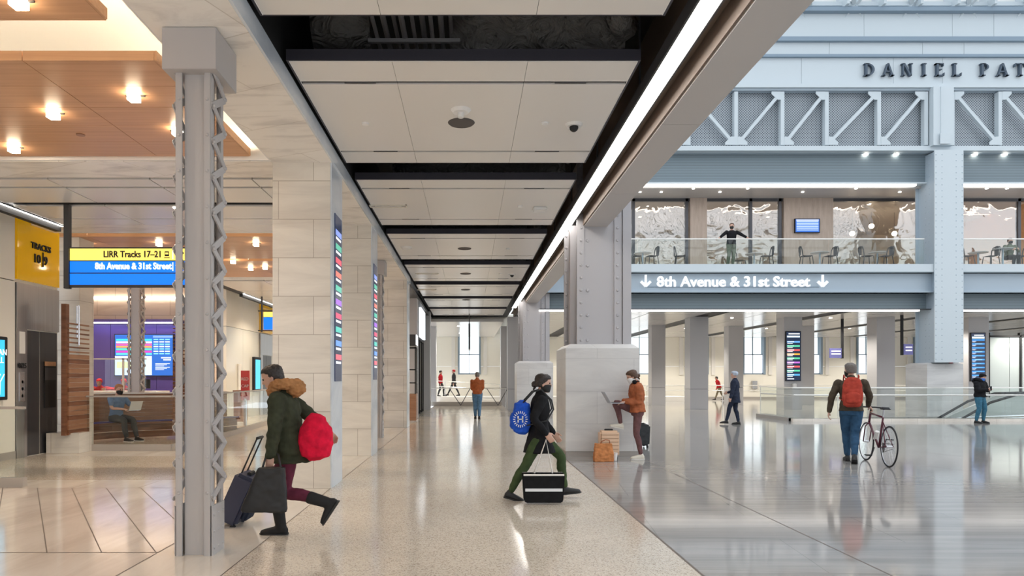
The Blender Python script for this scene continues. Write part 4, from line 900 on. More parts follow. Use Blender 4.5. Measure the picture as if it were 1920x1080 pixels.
for x, y, l_ in ((-5,11.7,'just behind the blue sign'),(-5,22,'beyond the oak rafts'),(-6.8,25.5,'in front of the second lift'),(-4.2,26,'beside the far pillars'),(-5,-1,'ahead of the first oak raft')): added_downlamp(x, y, ZS, 170, (1,.82,.62), 'added warm downlight in the left hall ceiling, '+l_, 'added warm downlights of the left hall')  # lamps put in out of view for warm bounce off the floor
for x, l_ in ((-12.4,'over its lamp end'),(-11,'over its middle'),(-9.6,'over its monitor')): added_downlamp(x, 21.3, 5.03, 200, (1,.78,.58), 'added warm downlight above the service counter, '+l_, 'added warm downlights above the counter')
for x, l_ in ((8,'by the grey beam'),(14,'behind the timetable screen'),(21,'beyond the great column'),(27,'at its far end')): added_downlamp(x, 32, zz(343), 220, (1,.80,.62), 'added warm downlight inside the cafe, '+l_, 'added warm downlights of the cafe')

# the near side of the great hall, behind the camera (seen mirrored in the cafe glass)
sbox('wall_near', 'cream', *[(2.7+5.2*k,4.3+5.2*k,-12.6,-12,0,13) for k in range(9)], (2.7,46,-12.6,-12,11.5,13), (2.7,46,-12.6,-12,5.2,6.6))
sbox('wall_near', 'walnut_light', *[(4.3+5.2*k,7.9+5.2*k,-12.5,-12.3,6.6,8.4) for k in range(8)]); sbox('wall_near', 'grey_clad', *[(4.3+5.2*k,7.9+5.2*k,-12.5,-12.4,8.4,11.5) for k in range(8)])
for k in range(8):
    x = 4.3+5.2*k; sbox('wall_near', 'walnut', (x+1.7,x+1.9,-12.3,-12.1,6.6,11.5)); st(MB().bar((x,-12.2,6.7),(x+3.6,-12.2,11.4),.2,.3,(0,1,0)).build('wall_near', 'dark_grey'))  # diagonal braces added for the mirror image in the cafe glass
# ================================================================ people
def ik(a, t, l1, l2, pole):
    a, t, pole = V(a), V(t), V(pole); d = t-a; L = d.length; mx = (l1+l2)*.999
    if L > mx: t = a+d*mx/L; d = t-a; L = mx
    x = (L*L+l1*l1-l2*l2)/(2*L); h = math.sqrt(max(0,l1*l1-x*x)); n = d.normalized(); p = pole-n*pole.dot(n); p.normalize()
    return a+n*x+p*h, t
def ell(c, ax, ay, rx, ry, n=16, e=1.0):
    r = []
    for k in range(n):
        q = 2*PI*k/n; cx_, sy_ = math.cos(q), math.sin(q)
        r.append(V(c)+V(ax)*rx*math.copysign(abs(cx_)**e, cx_)+V(ay)*ry*math.copysign(abs(sy_)**e, sy_))
    return r
def limb(mb, pts, rs, n=12, fl=1.0, side=None):
    """tube through pts with radii rs, smoothly resampled, rounded ends"""
    pts = [V(p) for p in pts]; P = []; R = []
    for i in range(len(pts)-1):
        p0, p1, p2, p3 = pts[max(i-1,0)], pts[i], pts[i+1], pts[min(i+2,len(pts)-1)]
        for k in range(4):
            t = k/4; P.append(.5*((2*p1)+(p2-p0)*t+(2*p0-5*p1+4*p2-p3)*t*t+(3*p1-p0-3*p2+p3)*t**3)); R.append(rs[i]+(rs[i+1]-rs[i])*t)
    P.append(pts[-1]); R.append(rs[-1])
    t0 = (P[0]-P[1]).normalized(); t1 = (P[-1]-P[-2]).normalized()
    P = [P[0]+t0*R[0]*.8, P[0]+t0*R[0]*.45]+P+[P[-1]+t1*R[-1]*.45, P[-1]+t1*R[-1]*.8]; R = [R[0]*.4, R[0]*.85]+R+[R[-1]*.85, R[-1]*.4]
    mb.tube(P, R, n)
def finish(mb, name, m, parent, vox, smooth=3, wr=0.0, ws=9.0):
    me = mb.mesh(name); o = bpy.data.objects.new(name, me); C.objects.link(o)
    md = o.modifiers.new('r', 'REMESH'); md.mode = 'VOXEL'; md.voxel_size = vox; md.adaptivity = 0
    s = o.modifiers.new('s', 'SMOOTH'); s.iterations = smooth; s.factor = .5
    bpy.context.view_layer.update()
    m2 = bpy.data.meshes.new_from_object(o.evaluated_get(bpy.context.evaluated_depsgraph_get())); bpy.data.objects.remove(o)
    if wr:
        nr = [v.normal.copy() for v in m2.vertices]
        for v, q in zip(m2.vertices, nr):
            c_ = v.co; f = noise.noise(V((c_.x*ws, c_.y*ws, c_.z*ws*1.6)))+.5*noise.noise(V((c_.x*ws*2.3, c_.y*ws*2.3, c_.z*ws*3)))
            v.co = c_+q*f*wr
    m2.name = name; m2.materials.clear(); m2.materials.append(M[m] if isinstance(m,str) else m)
    for p in m2.polygons: p.use_smooth = True
    o = bpy.data.objects.new(name, m2); C.objects.link(o); o.parent = parent; return o
mat('skin', (.60,.36,.27), .5); mat('skin_dark', (.28,.15,.10), .5); mat('hair_brown', (.09,.045,.025), .5); mat('hair_dark', (.025,.018,.015), .5); mat('hair_grey', (.15,.13,.115), .6); mat('hair_ginger', (.36,.17,.08), .6)
mat('eye', (.02,.015,.01), .2)
def hand(mb, w_, d, nrm, thumb, k, curl=.5):
    """w_ wrist, d pointing direction, nrm palm normal, thumb side vector; five separate fingers"""
    d = V(d).normalized(); nrm = V(nrm); nrm = (nrm-d*nrm.dot(d)).normalized(); th = V(thumb); th = (th-d*th.dot(d)-nrm*th.dot(nrm)).normalized()
    w_ = V(w_); mb.loft([ell(w_+d*q*k, th, nrm, a*k, b*k, 12, .8) for q, a, b in ((-.01,.027,.021),(.02,.034,.018),(.05,.041,.016),(.085,.041,.014),(.095,.036,.010))])
    for i, (off, L) in enumerate(((.031,.070),(.0105,.080),(-.0105,.074),(-.031,.058))):
        p = w_+d*.085*k+th*off*k; pts = [p]; a = .15+curl*(.35+.08*i)
        for s_ in (.42,.32,.26):
            dd = d*math.cos(a)+nrm*math.sin(a); p = p+dd*L*s_*k*1.05; pts.append(p); a += curl*.9
        limb(mb, pts, [.0098*k,.0095*k,.0088*k,.0078*k], 8)
    p = w_+d*.022*k+th*.026*k; a1 = (th*.75+d*.65+nrm*.25).normalized(); a2 = (d*.9+th*.25+nrm*.4*(curl+.4)).normalized()
    limb(mb, [p, p+a1*.036*k, p+a1*.036*k+a2*.030*k, p+a1*.036*k+a2*.054*k], [.013*k,.0115*k,.0105*k,.0085*k], 8)
def figure(name_label, loc, rotz, H=1.72, pel=None, lean=0.0, twist=0.0, ank=None, foot=None, wri=None, elb=None, kne=None, head=(0,0,0), female=False, vox=.009,
           skin='skin', hair='hair_brown', hairstyle='short', top=None, topm=None, trou='denim', shoes='black_leather', coat_len=0, curl=.45, hands=None, bulk=1.0, mask=None, legs_r=1.0, sole=None, sleeve=1.0, collar=True, hood=None, group=None):
    """faces +x, z up, y to the left; loc is the ground point"""
    k = H/1.75; t = thing('person', name_label, 'person', loc, group, world=False); t.rotation_euler.z = rotz
    pel = V(pel or (0,0,.93*k)); fwd = V((math.cos(twist),math.sin(twist),0)); lf = V((-math.sin(twist),math.cos(twist),0))
    up = (V((0,0,1))*math.cos(lean)+fwd*math.sin(lean)).normalized(); f2 = (fwd*math.cos(lean)-V((0,0,1))*math.sin(lean)).normalized()
    sh_w = (.170 if female else .190)*k; hp = .088*k
    hip = [pel+V((0,s*hp,0)) for s in (1,-1)]; neck = pel+up*.52*k; sh = [pel+up*.475*k+lf*s*sh_w for s in (1,-1)]
    ank = ank or [(0,.1*k,.09*k),(0,-.1*k,.09*k)]; kne = kne or [(1,0,0)]*2; foot = foot or [(1,0,0)]*2
    K = []; A_ = []
    for i in (0,1):
        a, b_ = ik(hip[i], ank[i], .43*k, .42*k, kne[i]); K.append(a); A_.append(b_)
    wri = wri or [(.03,.26*k,.82*k),(.03,-.26*k,.82*k)]; elb = elb or [(-1,.25,0),(-1,-.25,0)]; E = []; W = []
    for i in (0,1):
        a, b_ = ik(sh[i], wri[i], .285*k, .25*k, elb[i]); E.append(a); W.append(b_)
    # head frame
    yaw, pitch, roll = head; hf = (f2*math.cos(yaw)+lf*math.sin(yaw)); hu = V((0,0,1))*.55+up*.45; hu.normalize(); hf = (hf-hu*hf.dot(hu)).normalized()
    q = Matrix.Rotation(pitch, 3, hu.cross(hf)); hf, hu = q @ hf, q @ hu; hs = hu.cross(hf)
    hc = neck+hu*.165*k+hf*.022*k
    def torso(mb, g=0.0, lo=-.09, hi=.52, b=1.0, z0=None):
        sec = [(-.09,.105,.150),(-.02,.118,.170),(.06,.110,.155),(.17,.096,.132 if female else .142),(.30,.112,.152 if female else .162),(.40,.108,.168),(.46,.090,.160),(.50,.070,.105),(.535,.055,.060)]
        r = []
        for z, a, c_ in sec:
            if z < lo-.01 or z > hi+.02: continue
            ctr = pel+up*z*k; r.append(ell(ctr, f2, lf, (a*b+g)*k, (c_*b+g)*k, 20, .92))
        mb.loft(r)
    def arm(mb, i, g=0.0, b=1.0, upto=1.0):
        rs = [.058*b+g,.050*b+g,.040*b+g,.036*b+g,.028*b+g]; m1 = sh[i].lerp(E[i], .5); m2 = E[i].lerp(W[i], .45); end = E[i].lerp(W[i], upto) if upto < 1 else W[i]
        pts = [sh[i]-up*.012*k, m1, E[i], m2, end]
        if upto < .5: pts = [sh[i]-up*.012*k, m1, E[i].lerp(sh[i],.25)]; rs = rs[:3]
        limb(mb, pts, [r_*k for r_ in rs])
    def leg(mb, i, g=0.0, b=1.0, upto=1.0):
        rs = [.088*b+g,.078*b+g,.058*b+g,.056*b+g,.038*b+g]; bk = V((-.012*k,0,0)); end = K[i].lerp(A_[i], upto)
        limb(mb, [hip[i], hip[i].lerp(K[i],.45), K[i], K[i].lerp(A_[i],.35)+bk, end], [r_*k for r_ in rs], 14)
    fd = [V(f).normalized() for f in foot]
    def footm(mb, i, g=0.0, m_=1.0):
        a = A_[i]; d = fd[i]; dn = V((0,0,-1)); dn = (dn-d*dn.dot(d)).normalized(); sd = d.cross(dn)
        mb.loft([ell(a+d*x*k*m_+dn*z*k, sd, dn, (w2+g)*k, (h_+g)*k, 14, .85) for x, z, w2, h_ in ((-.062,.055,.018,.020),(-.045,.045,.034,.038),(.0,.035,.037,.048),(.06,.050,.042,.036),(.12,.058,.046,.028),(.165,.064,.040,.021),(.19,.068,.022,.014))])
        return a, d, dn, sd
    body = MB(); torso(body, -.004, b=.95)
    limb(body, [neck-up*.04*k, neck+hu*.06*k], [.056*k,.052*k])
    for i in (0,1): arm(body, i, b=.92); leg(body, i, b=.9); footm(body, i, -.006)
    # head: skull, jaw, nose, ears
    hr = []
    for z, a, c_, xo in ((-.118,.030,.030,.050),(-.105,.050,.046,.030),(-.08,.068,.058,.018),(-.04,.080,.068,.008),(0,.090,.074,0),(.04,.096,.077,-.004),(.075,.090,.073,-.006),(.102,.066,.055,-.008),(.118,.030,.026,-.008)):
        hr.append(ell(hc+hu*z*k+hf*xo*k, hf, hs, a*k, c_*k, 20))
    body.loft(hr); limb(body, [hc+hf*.085*k+hu*.02*k, hc+hf*.102*k-hu*.022*k], [.009*k,.014*k], 8); limb(body, [hc+hf*.088*k-hu*.056*k-hs*.018*k, hc+hf*.088*k-hu*.056*k+hs*.018*k], [.008*k,.008*k], 8)
    for s in (1,-1): body.sphere(hc+hs*s*.077*k-hf*.006*k-hu*.012*k, .018*k, .010*k, .030*k, 10, 6)
    hands = hands or [None, None]
    for i in (0,1):
        s = 1 if i == 0 else -1; fd_ = (W[i]-E[i]).normalized(); hd = hands[i] or {}
        dd = V(hd['d']) if 'd' in hd else fd_; nr = V(hd.get('n', (-.1,-s,0))); th = V(hd.get('t', (1,0,0))); hand(body, W[i], dd, nr, th, k*1.02, hd.get('c', curl))
    finish(body, 'body', skin, t, vox, 2)
    ey = MB()
    for s in (1,-1): ey.sphere(hc+hf*.082*k+hs*s*.031*k+hu*.012*k, .0105*k)
    ey.build('eyes', 'eye', t, smooth=True)
    # clothes
    tr = MB(); torso(tr, .006, hi=.12, b=1.0)
    for i in (0,1): leg(tr, i, .004*legs_r, legs_r, .94)
    if trou: finish(tr, 'trousers', trou, t, vox*1.15, 2, .006 if legs_r > 1 else .002)
    if topm:
        tp = MB(); torso(tp, .014*bulk, lo=-.02 if coat_len == 0 else -.09, b=1.0+.05*bulk)
        for i in (0,1): arm(tp, i, .010*bulk, 1.0+.12*bulk, sleeve)
        if coat_len:
            c0 = pel+up*.08*k; sp = abs(V(ank[0]).x-V(ank[1]).x)*.10
            tp.loft([ell(c0+up*0, f2, lf, .128*k, .168*k, 20, .9), ell(pel-V((0,0,.10*k)), fwd, lf, (.140+sp*.5)*k, .180*k, 20, .9), ell(pel-V((0,0,coat_len*k)), fwd, lf, (.150+sp)*k, .185*k, 20, .9)])
        if collar: limb(tp, [neck-up*.02*k, neck+hu*.035*k], [.075*k,.068*k])
        finish(tp, top or 'jacket', topm, t, vox*1.15, 2, .007*bulk)
    if shoes:
        for i in (0,1):
            s_ = MB(); a, d, dn, sd = footm(s_, i, .006, 1.06)
            if shoes.startswith('boot'): limb(s_, [a+dn*.02*k, a.lerp(K[i],.42)], [.052*k,.062*k], 14)
            else: limb(s_, [a+dn*.03*k-d*.01*k, a+dn*-.0*k-d*.01*k], [.040*k,.040*k], 10)
            so = finish(s_, 'boot' if shoes.startswith('boot') else 'shoe', shoes, t, vox, 2)
            q_ = MB(); q_.loft([[a+d*x*k+dn*(.074+z)*k+sd*y*k for x, y in ((-.07,-.026),(-.06,-.040),(.06,-.044),(.13,-.050),(.19,-.036),(.215,0),(.19,.036),(.13,.050),(.06,.044),(-.06,.040),(-.07,.026))] for z in (0,.018)]); so2 = q_.build('sole', sole or 'sole_dark', so)
    # hair
    if hairstyle != 'none':
        h_ = MB(); rr = []
        low = {'short':-.02,'bun':-.03,'long':-.03,'crop':.0,'beanie':-.0}[hairstyle]; g = {'short':.010,'bun':.016,'long':.016,'crop':.005,'beanie':.016}[hairstyle]
        for z, a, c_, xo in ((-.055,.05,.064,-.044),(-.02,.066,.076,-.036),(.02,.078,.080,-.030),(.05,.086,.080,-.024),(.08,.092,.077,-.014),(.107,.070,.058,-.010),(.124,.034,.030,-.010)):
            if z < low-.04: continue
            rr.append(ell(hc+hu*z*k+hf*xo*k, hf, hs, (a+g)*k, (c_+g*.8)*k, 20))
        h_.loft(rr)
        if hairstyle == 'bun': h_.sphere(hc-hf*.118*k-hu*.03*k, .042*k); limb(h_, [hc-hf*.10*k-hu*.05*k, hc-hf*.12*k-hu*.10*k], [.02*k,.012*k])
        if hairstyle == 'long': limb(h_, [hc-hf*.07*k, hc-hf*.095*k-hu*.08*k, hc-hf*.085*k-hu*.15*k], [.07*k,.06*k,.04*k])
        finish(h_, 'beanie' if hairstyle == 'beanie' else 'hair', hair, t, vox*.8, 1, .005 if hairstyle != 'beanie' else .002, 55)
    if mask:
        m_ = MB(); m_.loft([ell(hc+hu*z*k+hf*xo*k, hf, hs, a*k, c_*k, 20) for z, a, c_, xo in ((-.112,.050,.048,.046),(-.08,.074,.066,.030),(-.045,.084,.074,.022),(-.018,.078,.070,.030),(-.006,.052,.052,.054))]); finish(m_, 'face_mask', mask, t, vox, 1)
    if hood:
        h_ = MB(); c0 = neck+hu*.05*k-f2*.05*k; pts = []
        for j in range(12): q_ = 2*PI*j/12; pts.append(c0+lf*.135*k*math.cos(q_)+(f2*.12*k+hu*-.01*k)*math.sin(q_)+hu*.03*k*math.cos(2*q_))
        h_.tube(pts, .055*k, 10, close=True); h_.sphere(c0-f2*.10*k-hu*.03*k, .10*k, .12*k, .09*k); finish(h_, 'fur_hood', hood, t, vox, 1, .016, 26)
    t['_'] = 0; del t['_']
    return dict(t=t, K=K, A=A_, E=E, W=W, neck=neck, hc=hc, hf=hf, hu=hu, hs=hs, up=up, f2=f2, lf=lf, pel=pel, k=k, sh=sh)
def world(t, p):
    c_, s = math.cos(t.rotation_euler.z), math.sin(t.rotation_euler.z); return V((t.location.x+c_*p[0]-s*p[1], t.location.y+s*p[0]+c_*p[1], t.location.z+p[2]))
def fin_world(mb, name, m, lab, cat, vox=.01, wr=0, sm=2, ws=9, group=None):
    o = finish(mb, name, m, None, vox, sm, wr, ws); tag(o, lab, cat, group); return o
def cloth(name, c, rough=.85, bump=0):
    m = mat(name, c, rough, spec=.2)
    n = nn(m, 'ShaderNodeTexNoise', Scale=14.0, Detail=4.0); ln(m, coords(m), n.inputs['Vector'])
    ln(m, ramp(m, n.outputs['Fac'], [(.3, tuple(x*.75 for x in c)), (.7, tuple(min(1,x*1.15) for x in c))]), bsdf(m).inputs['Base Color']); return m
for n_, c_ in (('denim',(.035,.09,.17)),('denim_light',(.10,.20,.32)),('rust',(.36,.10,.035)),('fleece_rust',(.40,.125,.055)),('plum',(.13,.025,.05)),('plum_legging',(.17,.085,.085)),('olive',(.045,.05,.03)),('olive_green',(.055,.085,.035)),('black_cloth',(.012,.012,.014)),
               ('navy_cloth',(.025,.032,.055)),('brown_knit',(.075,.058,.04)),('fur',(.42,.20,.08)),('charcoal_cloth',(.05,.052,.055)),('sage',(.17,.19,.14)),('blue_tee',(.13,.22,.38)),('red_cloth',(.50,.02,.03)),('knit_pale',(.45,.50,.58)),('teal_jean',(.05,.16,.24)),('khaki',(.20,.17,.11)),('red_nylon',(.75,.01,.05)),('brick_nylon',(.42,.055,.035)),('blue_nylon',(.02,.10,.60)),('paper',(.60,.24,.09))): cloth(n_, c_)
mat('black_leather', (.015,.015,.016), .5); mat('boot_suede', (.013,.013,.014), .8); mat('sole_dark', (.02,.02,.02), .6); mat('sole_pale', (.75,.73,.68), .5); mat('shoe_cream', (.72,.68,.58), .6); mat('mask_white', (.85,.85,.85), .6); mat('mask_black', (.015,.015,.015), .7); mat('mask_blue', (.05,.20,.65), .6); mat('grey_sock', (.45,.45,.45), .8)
mat('laptop_grey', (.35,.35,.37), .3, .8); mat('trolley_navy', (.035,.04,.08), .5)
R_ = math.radians
# 1 running woman with fur hood (walks towards -x)
p1 = figure('striding person in an olive parka with orange fur hood and plum leggings', (-1.70,6.45,0), PI, 1.70, pel=(-.02,0,.86), lean=.20, ank=[(-.38,.09,.34),(.10,-.08,.085)], foot=[(.55,0,-.83),(1,0,0)], wri=[(.10,.26,.80),(-.30,-.34,.95)], elb=[(-1,.5,0),(-1,-.6,.2)],
    head=(.1,.28,0), female=True, vox=.008, skin='skin', hair='hair_dark', hairstyle='short', top='parka', topm='olive', coat_len=.16, trou='plum', shoes='boot_suede', bulk=1.9, hood='fur', legs_r=1.0, mask=None)
t = p1['t']
mb = MB(); c_ = world(t, (-.27,.10,.97)); mb.loft([ell(c_+V((0,0,z)), V((1,0,0)), V((0,1,0)), a, b_, 20) for z, a, b_ in ((-.24,.05,.04),(-.20,.13,.10),(-.08,.165,.12),(.06,.145,.11),(.16,.09,.08),(.20,.04,.04))])
fin_world(mb, 'shoulder_bag', 'red_nylon', 'bright red soft bag hanging behind the striding person in the olive parka', 'bag', .01, .012)
mb = MB(); w_ = world(t, p1['W'][0]); bx = V((w_.x-.02, w_.y-.10, 0))
mb.loft([ell((bx.x+dx,bx.y,z), V((1,0,0)), V((0,1,0)), a, .05, 20, .6) for z, a, dx in ((.30,.20,-.01),(.33,.21,-.01),(.50,.17,.02),(.66,.13,.05),(.70,.12,.06))])
tb_ = thing('tote_bag', 'tapered black leather tote carried low by the striding person', 'bag', (bx.x,bx.y,.3), None, False)
o = finish(mb, 'bag_body', 'black_leather', tb_, .01, 2, .006); o.matrix_parent_inverse = Matrix.Translation(-V(tb_.location))
mb = MB(); mb.tube([(bx.x-.03,bx.y,.68),(w_.x-.04,w_.y,.80),(w_.x+.02,w_.y,.83),(w_.x+.07,w_.y,.80),(bx.x+.14,bx.y,.68)], .010, 8); o = mb.build('handles', 'black_leather', tb_, smooth=True); o.matrix_parent_inverse = Matrix.Translation(-V(tb_.location))
def trolley(label, loc, rotz, tilt, w_, h_, d_, m_, handle=0, cat='suitcase', ribs=0, name='rolling_suitcase', top=None):
    t = thing(name, label, cat, loc, None, False); t.rotation_euler = (0, tilt, rotz)
    MB().box(-d_/2,d_/2,-w_/2,w_/2,.05,h_).build('shell', m_, t, .035)
    if ribs:
        r = MB()
        for i in range(ribs): z = .12+(h_-.2)*i/(ribs-1); r.box(-d_/2-.004,d_/2+.004,-w_/2+.02,w_/2-.02,z,z+.012); 
        r.build('rib_grooves', 'trim_tan', t)
    for y in (-1,1): MB().disc((-d_/2+.03,y*(w_/2-.05)-.012,.03),.03,.024,12,1).build('wheel', 'black', t); MB().disc((d_/2-.03,y*(w_/2-.05)-.012,.03),.03,.024,12,1).build('wheel', 'black', t)
    if handle:
        m = MB()
        for y in (-1,1): m.tube([(-d_/2+.04,y*w_*.25,h_-.02),(-d_/2+.04,y*w_*.25,h_+handle)], .008, 6)
        m.tube([(-d_/2+.04,-w_*.25,h_+handle),(-d_/2+.04,w_*.25,h_+handle)], .014, 8); m.build('pull_handle', 'black', t)
    MB().box(-.02,.02,-w_*.22,w_*.22,h_-.005,h_+.03).build('top_grip', 'black', t, .008)
    if top: MB().box(d_/2,d_/2+.06,-w_/2+.04,w_/2-.04,.12,h_-.1).build('front_pocket', top, t, .02)
    return t
mat('trim_tan', (.45,.28,.17), .5); mat('shell_peach', (.78,.55,.38), .4)
trolley('navy rolling suitcase pulled behind the lattice column base', (-2.46,6.98,0), PI*.0, R_(24), .36, .56, .22, 'trolley_navy', .38, top='navy_cloth')
# 2 person in black coat with blue backpack (walks towards +x)
p2 = figure('walking person in a long black coat and green trousers wearing a blue backpack', (.86,8.42,0), 0, 1.62, pel=(-.0,0,.80), lean=.03, ank=[(.33,.08,.13),(-.36,-.08,.10)], foot=[(.9,0,.1),(.95,0,-.25)], wri=[(.20,.20,.80),(.06,-.24,.83)], elb=[(-1,.3,0),(-1,-.3,0)],
    head=(-.15,.12,0), female=True, vox=.008, skin='skin', hair='hair_dark', hairstyle='bun', top='coat', topm='black_cloth', coat_len=.24, trou='olive_green', shoes='black_leather', bulk=1.0, mask='mask_black', legs_r=1.05)
def backpack(f, label, m_, w_=.30, h_=.44, d_=.16, z=.12, off=.20, sag=0, straps=True, badge=None):
    t = f['t']; k = f['k']; b = thing('backpack', label, 'backpack', world(t, f['pel']+f['up']*z*k-f['f2']*off*k), None, False); b.rotation_euler.z = t.rotation_euler.z
    inv = b.location.copy(); rz = t.rotation_euler.z
    mb = MB(); up = f['up']; f2 = f['f2']; lf = f['lf']
    secs = [(-.02,.55,.5),(.01,.85,.85),(.10,1,1.05),(.24,1,1),(.36,.92,.8),(h_-.04,.75,.55),(h_,.4,.25)]
    mb.loft([ell(up*zz2+(-f2)*(sag*.0), lf, f2, w_/2*a, d_/2*c_, 20, .7) for zz2, a, c_ in secs]); finish(mb, 'pack_body', m_, b, .01, 2, .010)
    pk = MB(); pk.loft([ell(up*zz2-f2*(d_*.40), lf, f2, w_/2*.72*a, d_/2*.5*a, 16, .7) for zz2, a in ((.04,.6),(.07,1),(.20,1),(.24,.6))]); finish(pk, 'front_pocket', m_, b, .01, 2, .005)
    if badge:
        q = MB(); 
        for n_ in range(22):
            a = 2*PI*n_/22; c0 = up*.20-f2*(d_*.57)+lf*.10*math.cos(a)+up*.10*math.sin(a); c1 = up*.20-f2*(d_*.57)+lf*.065*math.cos(a)+up*.065*math.sin(a); q.bar(c1, c0, .014, .02, f2)
        q.build('badge', badge, b)
    st_ = MB()
    for s in (1,-1):
        sh = f['sh'][0 if s > 0 else 1]; base = f['pel']+up*z*k-f2*off*k
        loc_ = lambda p: V(p)-base
        i = sh.lerp(f['neck'],.42)
        st_.tube([loc_(base+up*h_*.9+lf*s*.09), loc_(i+up*.075*k-f2*.10*k), loc_(i+up*.105*k), loc_(i+f2*.14*k-up*.03*k), loc_(i+f2*.17*k-up*.15*k), loc_(i+lf*s*.06+f2*.08*k-up*.30*k), loc_(base+up*.08+lf*s*.13)], .010 if badge is None else .014, 8)
    st_.build('straps', 'charcoal_cloth' if m_ == 'blue_nylon' else m_, b, smooth=True); return b
# drawstring style blue pack on the near shoulder, seen side on
bp = backpack(p2, 'blue backpack with a white round seal worn by the walker in the black coat', 'blue_nylon', .30, .40, .22, .02, .24)
mat('print_white', (.8,.82,.85), .6); q = MB()
for n_ in range(20):
    a = 2*PI*n_/20; c0 = V((-.02,-.150,.17)); q.bar(c0+V((math.cos(a)*.062,0,math.sin(a)*.07)), c0+V((math.cos(a)*.088,0,math.sin(a)*.10)), .010, .012, (0,1,0))
q.box(-.055,-.04,-.158,-.148,.13,.21); q.box(.0,.015,-.158,-.148,.13,.21); q.box(-.055,.015,-.158,-.148,.165,.177)
q.build('printed_seal', 'print_white', bp)
def boxbag(label, x, y, w_, h_, z0, d_=.16):
    b = thing('carrier_bag', label, 'bag', (x,y,z0), None, False)
    MB().loft([[(sx*(w_/2+e),sy*(d_/2),z) for sx, sy in ((-1,-1),(1,-1),(1,1),(-1,1))] for z, e in ((0,-.02),(.02,0),(h_,.02))]).build('bag_body', 'black_cloth', b, .008)
    MB().box(-w_/2-.01,w_/2+.01,-d_/2-.01,d_/2+.01,h_-.02,h_).build('pale_rim', 'offwhite', b); MB().box(-w_/2+.01,w_/2-.01,-d_/2-.004,-d_/2+.002,h_*.40,h_*.50).build('silver_band', 'print_white', b)
    return b
b2 = boxbag('black carrier bag with silver band held by the walker in the black coat', .88, 8.14, .46, .34, .02)
w_ = world(p2['t'], p2['W'][1])
MB().tube([(-.12,0,.29),(w_.x-.88,w_.y-8.14,w_.z-.10),(.12,0,.29)], .009, 6).tube([(-.12,.06,.29),(w_.x-.88,w_.y-8.14,w_.z-.09),(.12,.06,.29)], .009, 6).build('handles', 'offwhite', b2)
# 3 woman leaning by the plinth, one foot up on suitcase, laptop
p3 = figure('woman in a rust fleece jacket and brown leggings working on a laptop against the plinth', (3.12,12.60,0), PI, 1.67, pel=(.02,0,.885), lean=.04, ank=[(-.03,.07,.085),(.31,-.06,.64)], foot=[(1,.0,0),(.98,0,.20)], wri=[(.26,.10,1.055),(.26,-.10,1.055)], elb=[(-1,.25,-.4),(-1,-.25,-.4)],
    hands=[{'d':(1,-.1,-.15),'n':(0,0,-1),'t':(0,-1,0),'c':.35},{'d':(1,.1,-.15),'n':(0,0,-1),'t':(0,1,0),'c':.35}], head=(0,.38,0), female=True, vox=.008, hair='hair_brown', hairstyle='bun', top='fleece_jacket', topm='fleece_rust', trou='plum_legging', shoes='shoe_cream', sole='sole_pale', bulk=1.9, mask='mask_white', legs_r=.98, kne=[(1,0,0),(1,0,.5)], sleeve=.93)
t = p3['t']; wl = lambda x, y, z: world(t, (x,y,z))
lp = thing('laptop', 'open grey laptop balanced on the raised knee of the leaning woman', 'laptop', wl(.42,0,1.035), None, False); lp.rotation_euler.z = PI
MB().box(-.12,.12,-.16,.16,-.008,.006).build('keyboard_base', 'laptop_grey', lp, .003); MB().bar((.12,0,.0),(.235,0,.20),.32,.008,(1,0,0)).build('screen_lid', 'laptop_grey', lp)
MB().box(-.07,.08,-.14,.14,.006,.008).build('keys', 'black', lp)
hp = MB(); nk = p3['neck']; c0 = nk+p3['hu']*.055
hp.tube([world(t, c0+p3['lf']*.085*math.cos(a)-p3['f2']*.085*math.sin(a)+V((.01,0,0))) for a in [PI*i/10 for i in range(11)]], .010, 8)
for s in (1,-1): cc = world(t, c0+p3['lf']*.085*s+p3['f2']*.03-V((0,0,.01))); hp.tube([cc+V((0,-.022,0)), cc+V((0,.022,0))], .038, 14)
tag(hp.build('headphones', 'black_cloth', smooth=True), 'black headphones resting round the neck of the leaning woman', 'headphones')
trolley('peach hard shell suitcase under the leaning woman\'s raised foot', (2.57,12.60,0), PI/2, 0, .36, .525, .23, 'shell_peach', 0, ribs=6)
t = thing('shopping_bag', 'orange tan shopping bag with looped handles in front of the peach suitcase', 'bag', (2.40,12.22,0), None, False)
mb = MB(); mb.loft([[(sx*w2,sy*d2,z) for sx, sy in ((-1,-1),(-.3,-1.05),(.3,-1.0),(1,-1),(1,1),(-1,1))] for z, w2, d2 in ((0,.165,.07),(.01,.175,.075),(.15,.17,.07),(.30,.155,.04),(.325,.15,.03))]); finish(mb, 'bag_body', 'paper', t, .008, 2, .008, 12)
MB().tube([(-.06,-.02,.31),(-.04,-.03,.36),(.03,-.03,.39),(.10,-.02,.38),(.11,-.02,.31)], .008, 8).build('handle', 'rust', t, smooth=True)
t = thing('coffee_cup', 'white takeaway cup standing beside the orange tan shopping bag', 'cup', (2.62,12.27,0), None, False); MB().disc((0,0,.005),.03,.13,16,r2=.042).build('cup', 'white', t, smooth=False); MB().disc((0,0,.135),.045,.015,16).build('lid', 'offwhite', t)
trolley('dark travel backpack on wheels standing behind the leaning woman', (3.68,14.7,0), R_(100), R_(-6), .34, .50, .24, 'charcoal_cloth', 0, name='wheeled_backpack', cat='backpack', top='black_cloth')
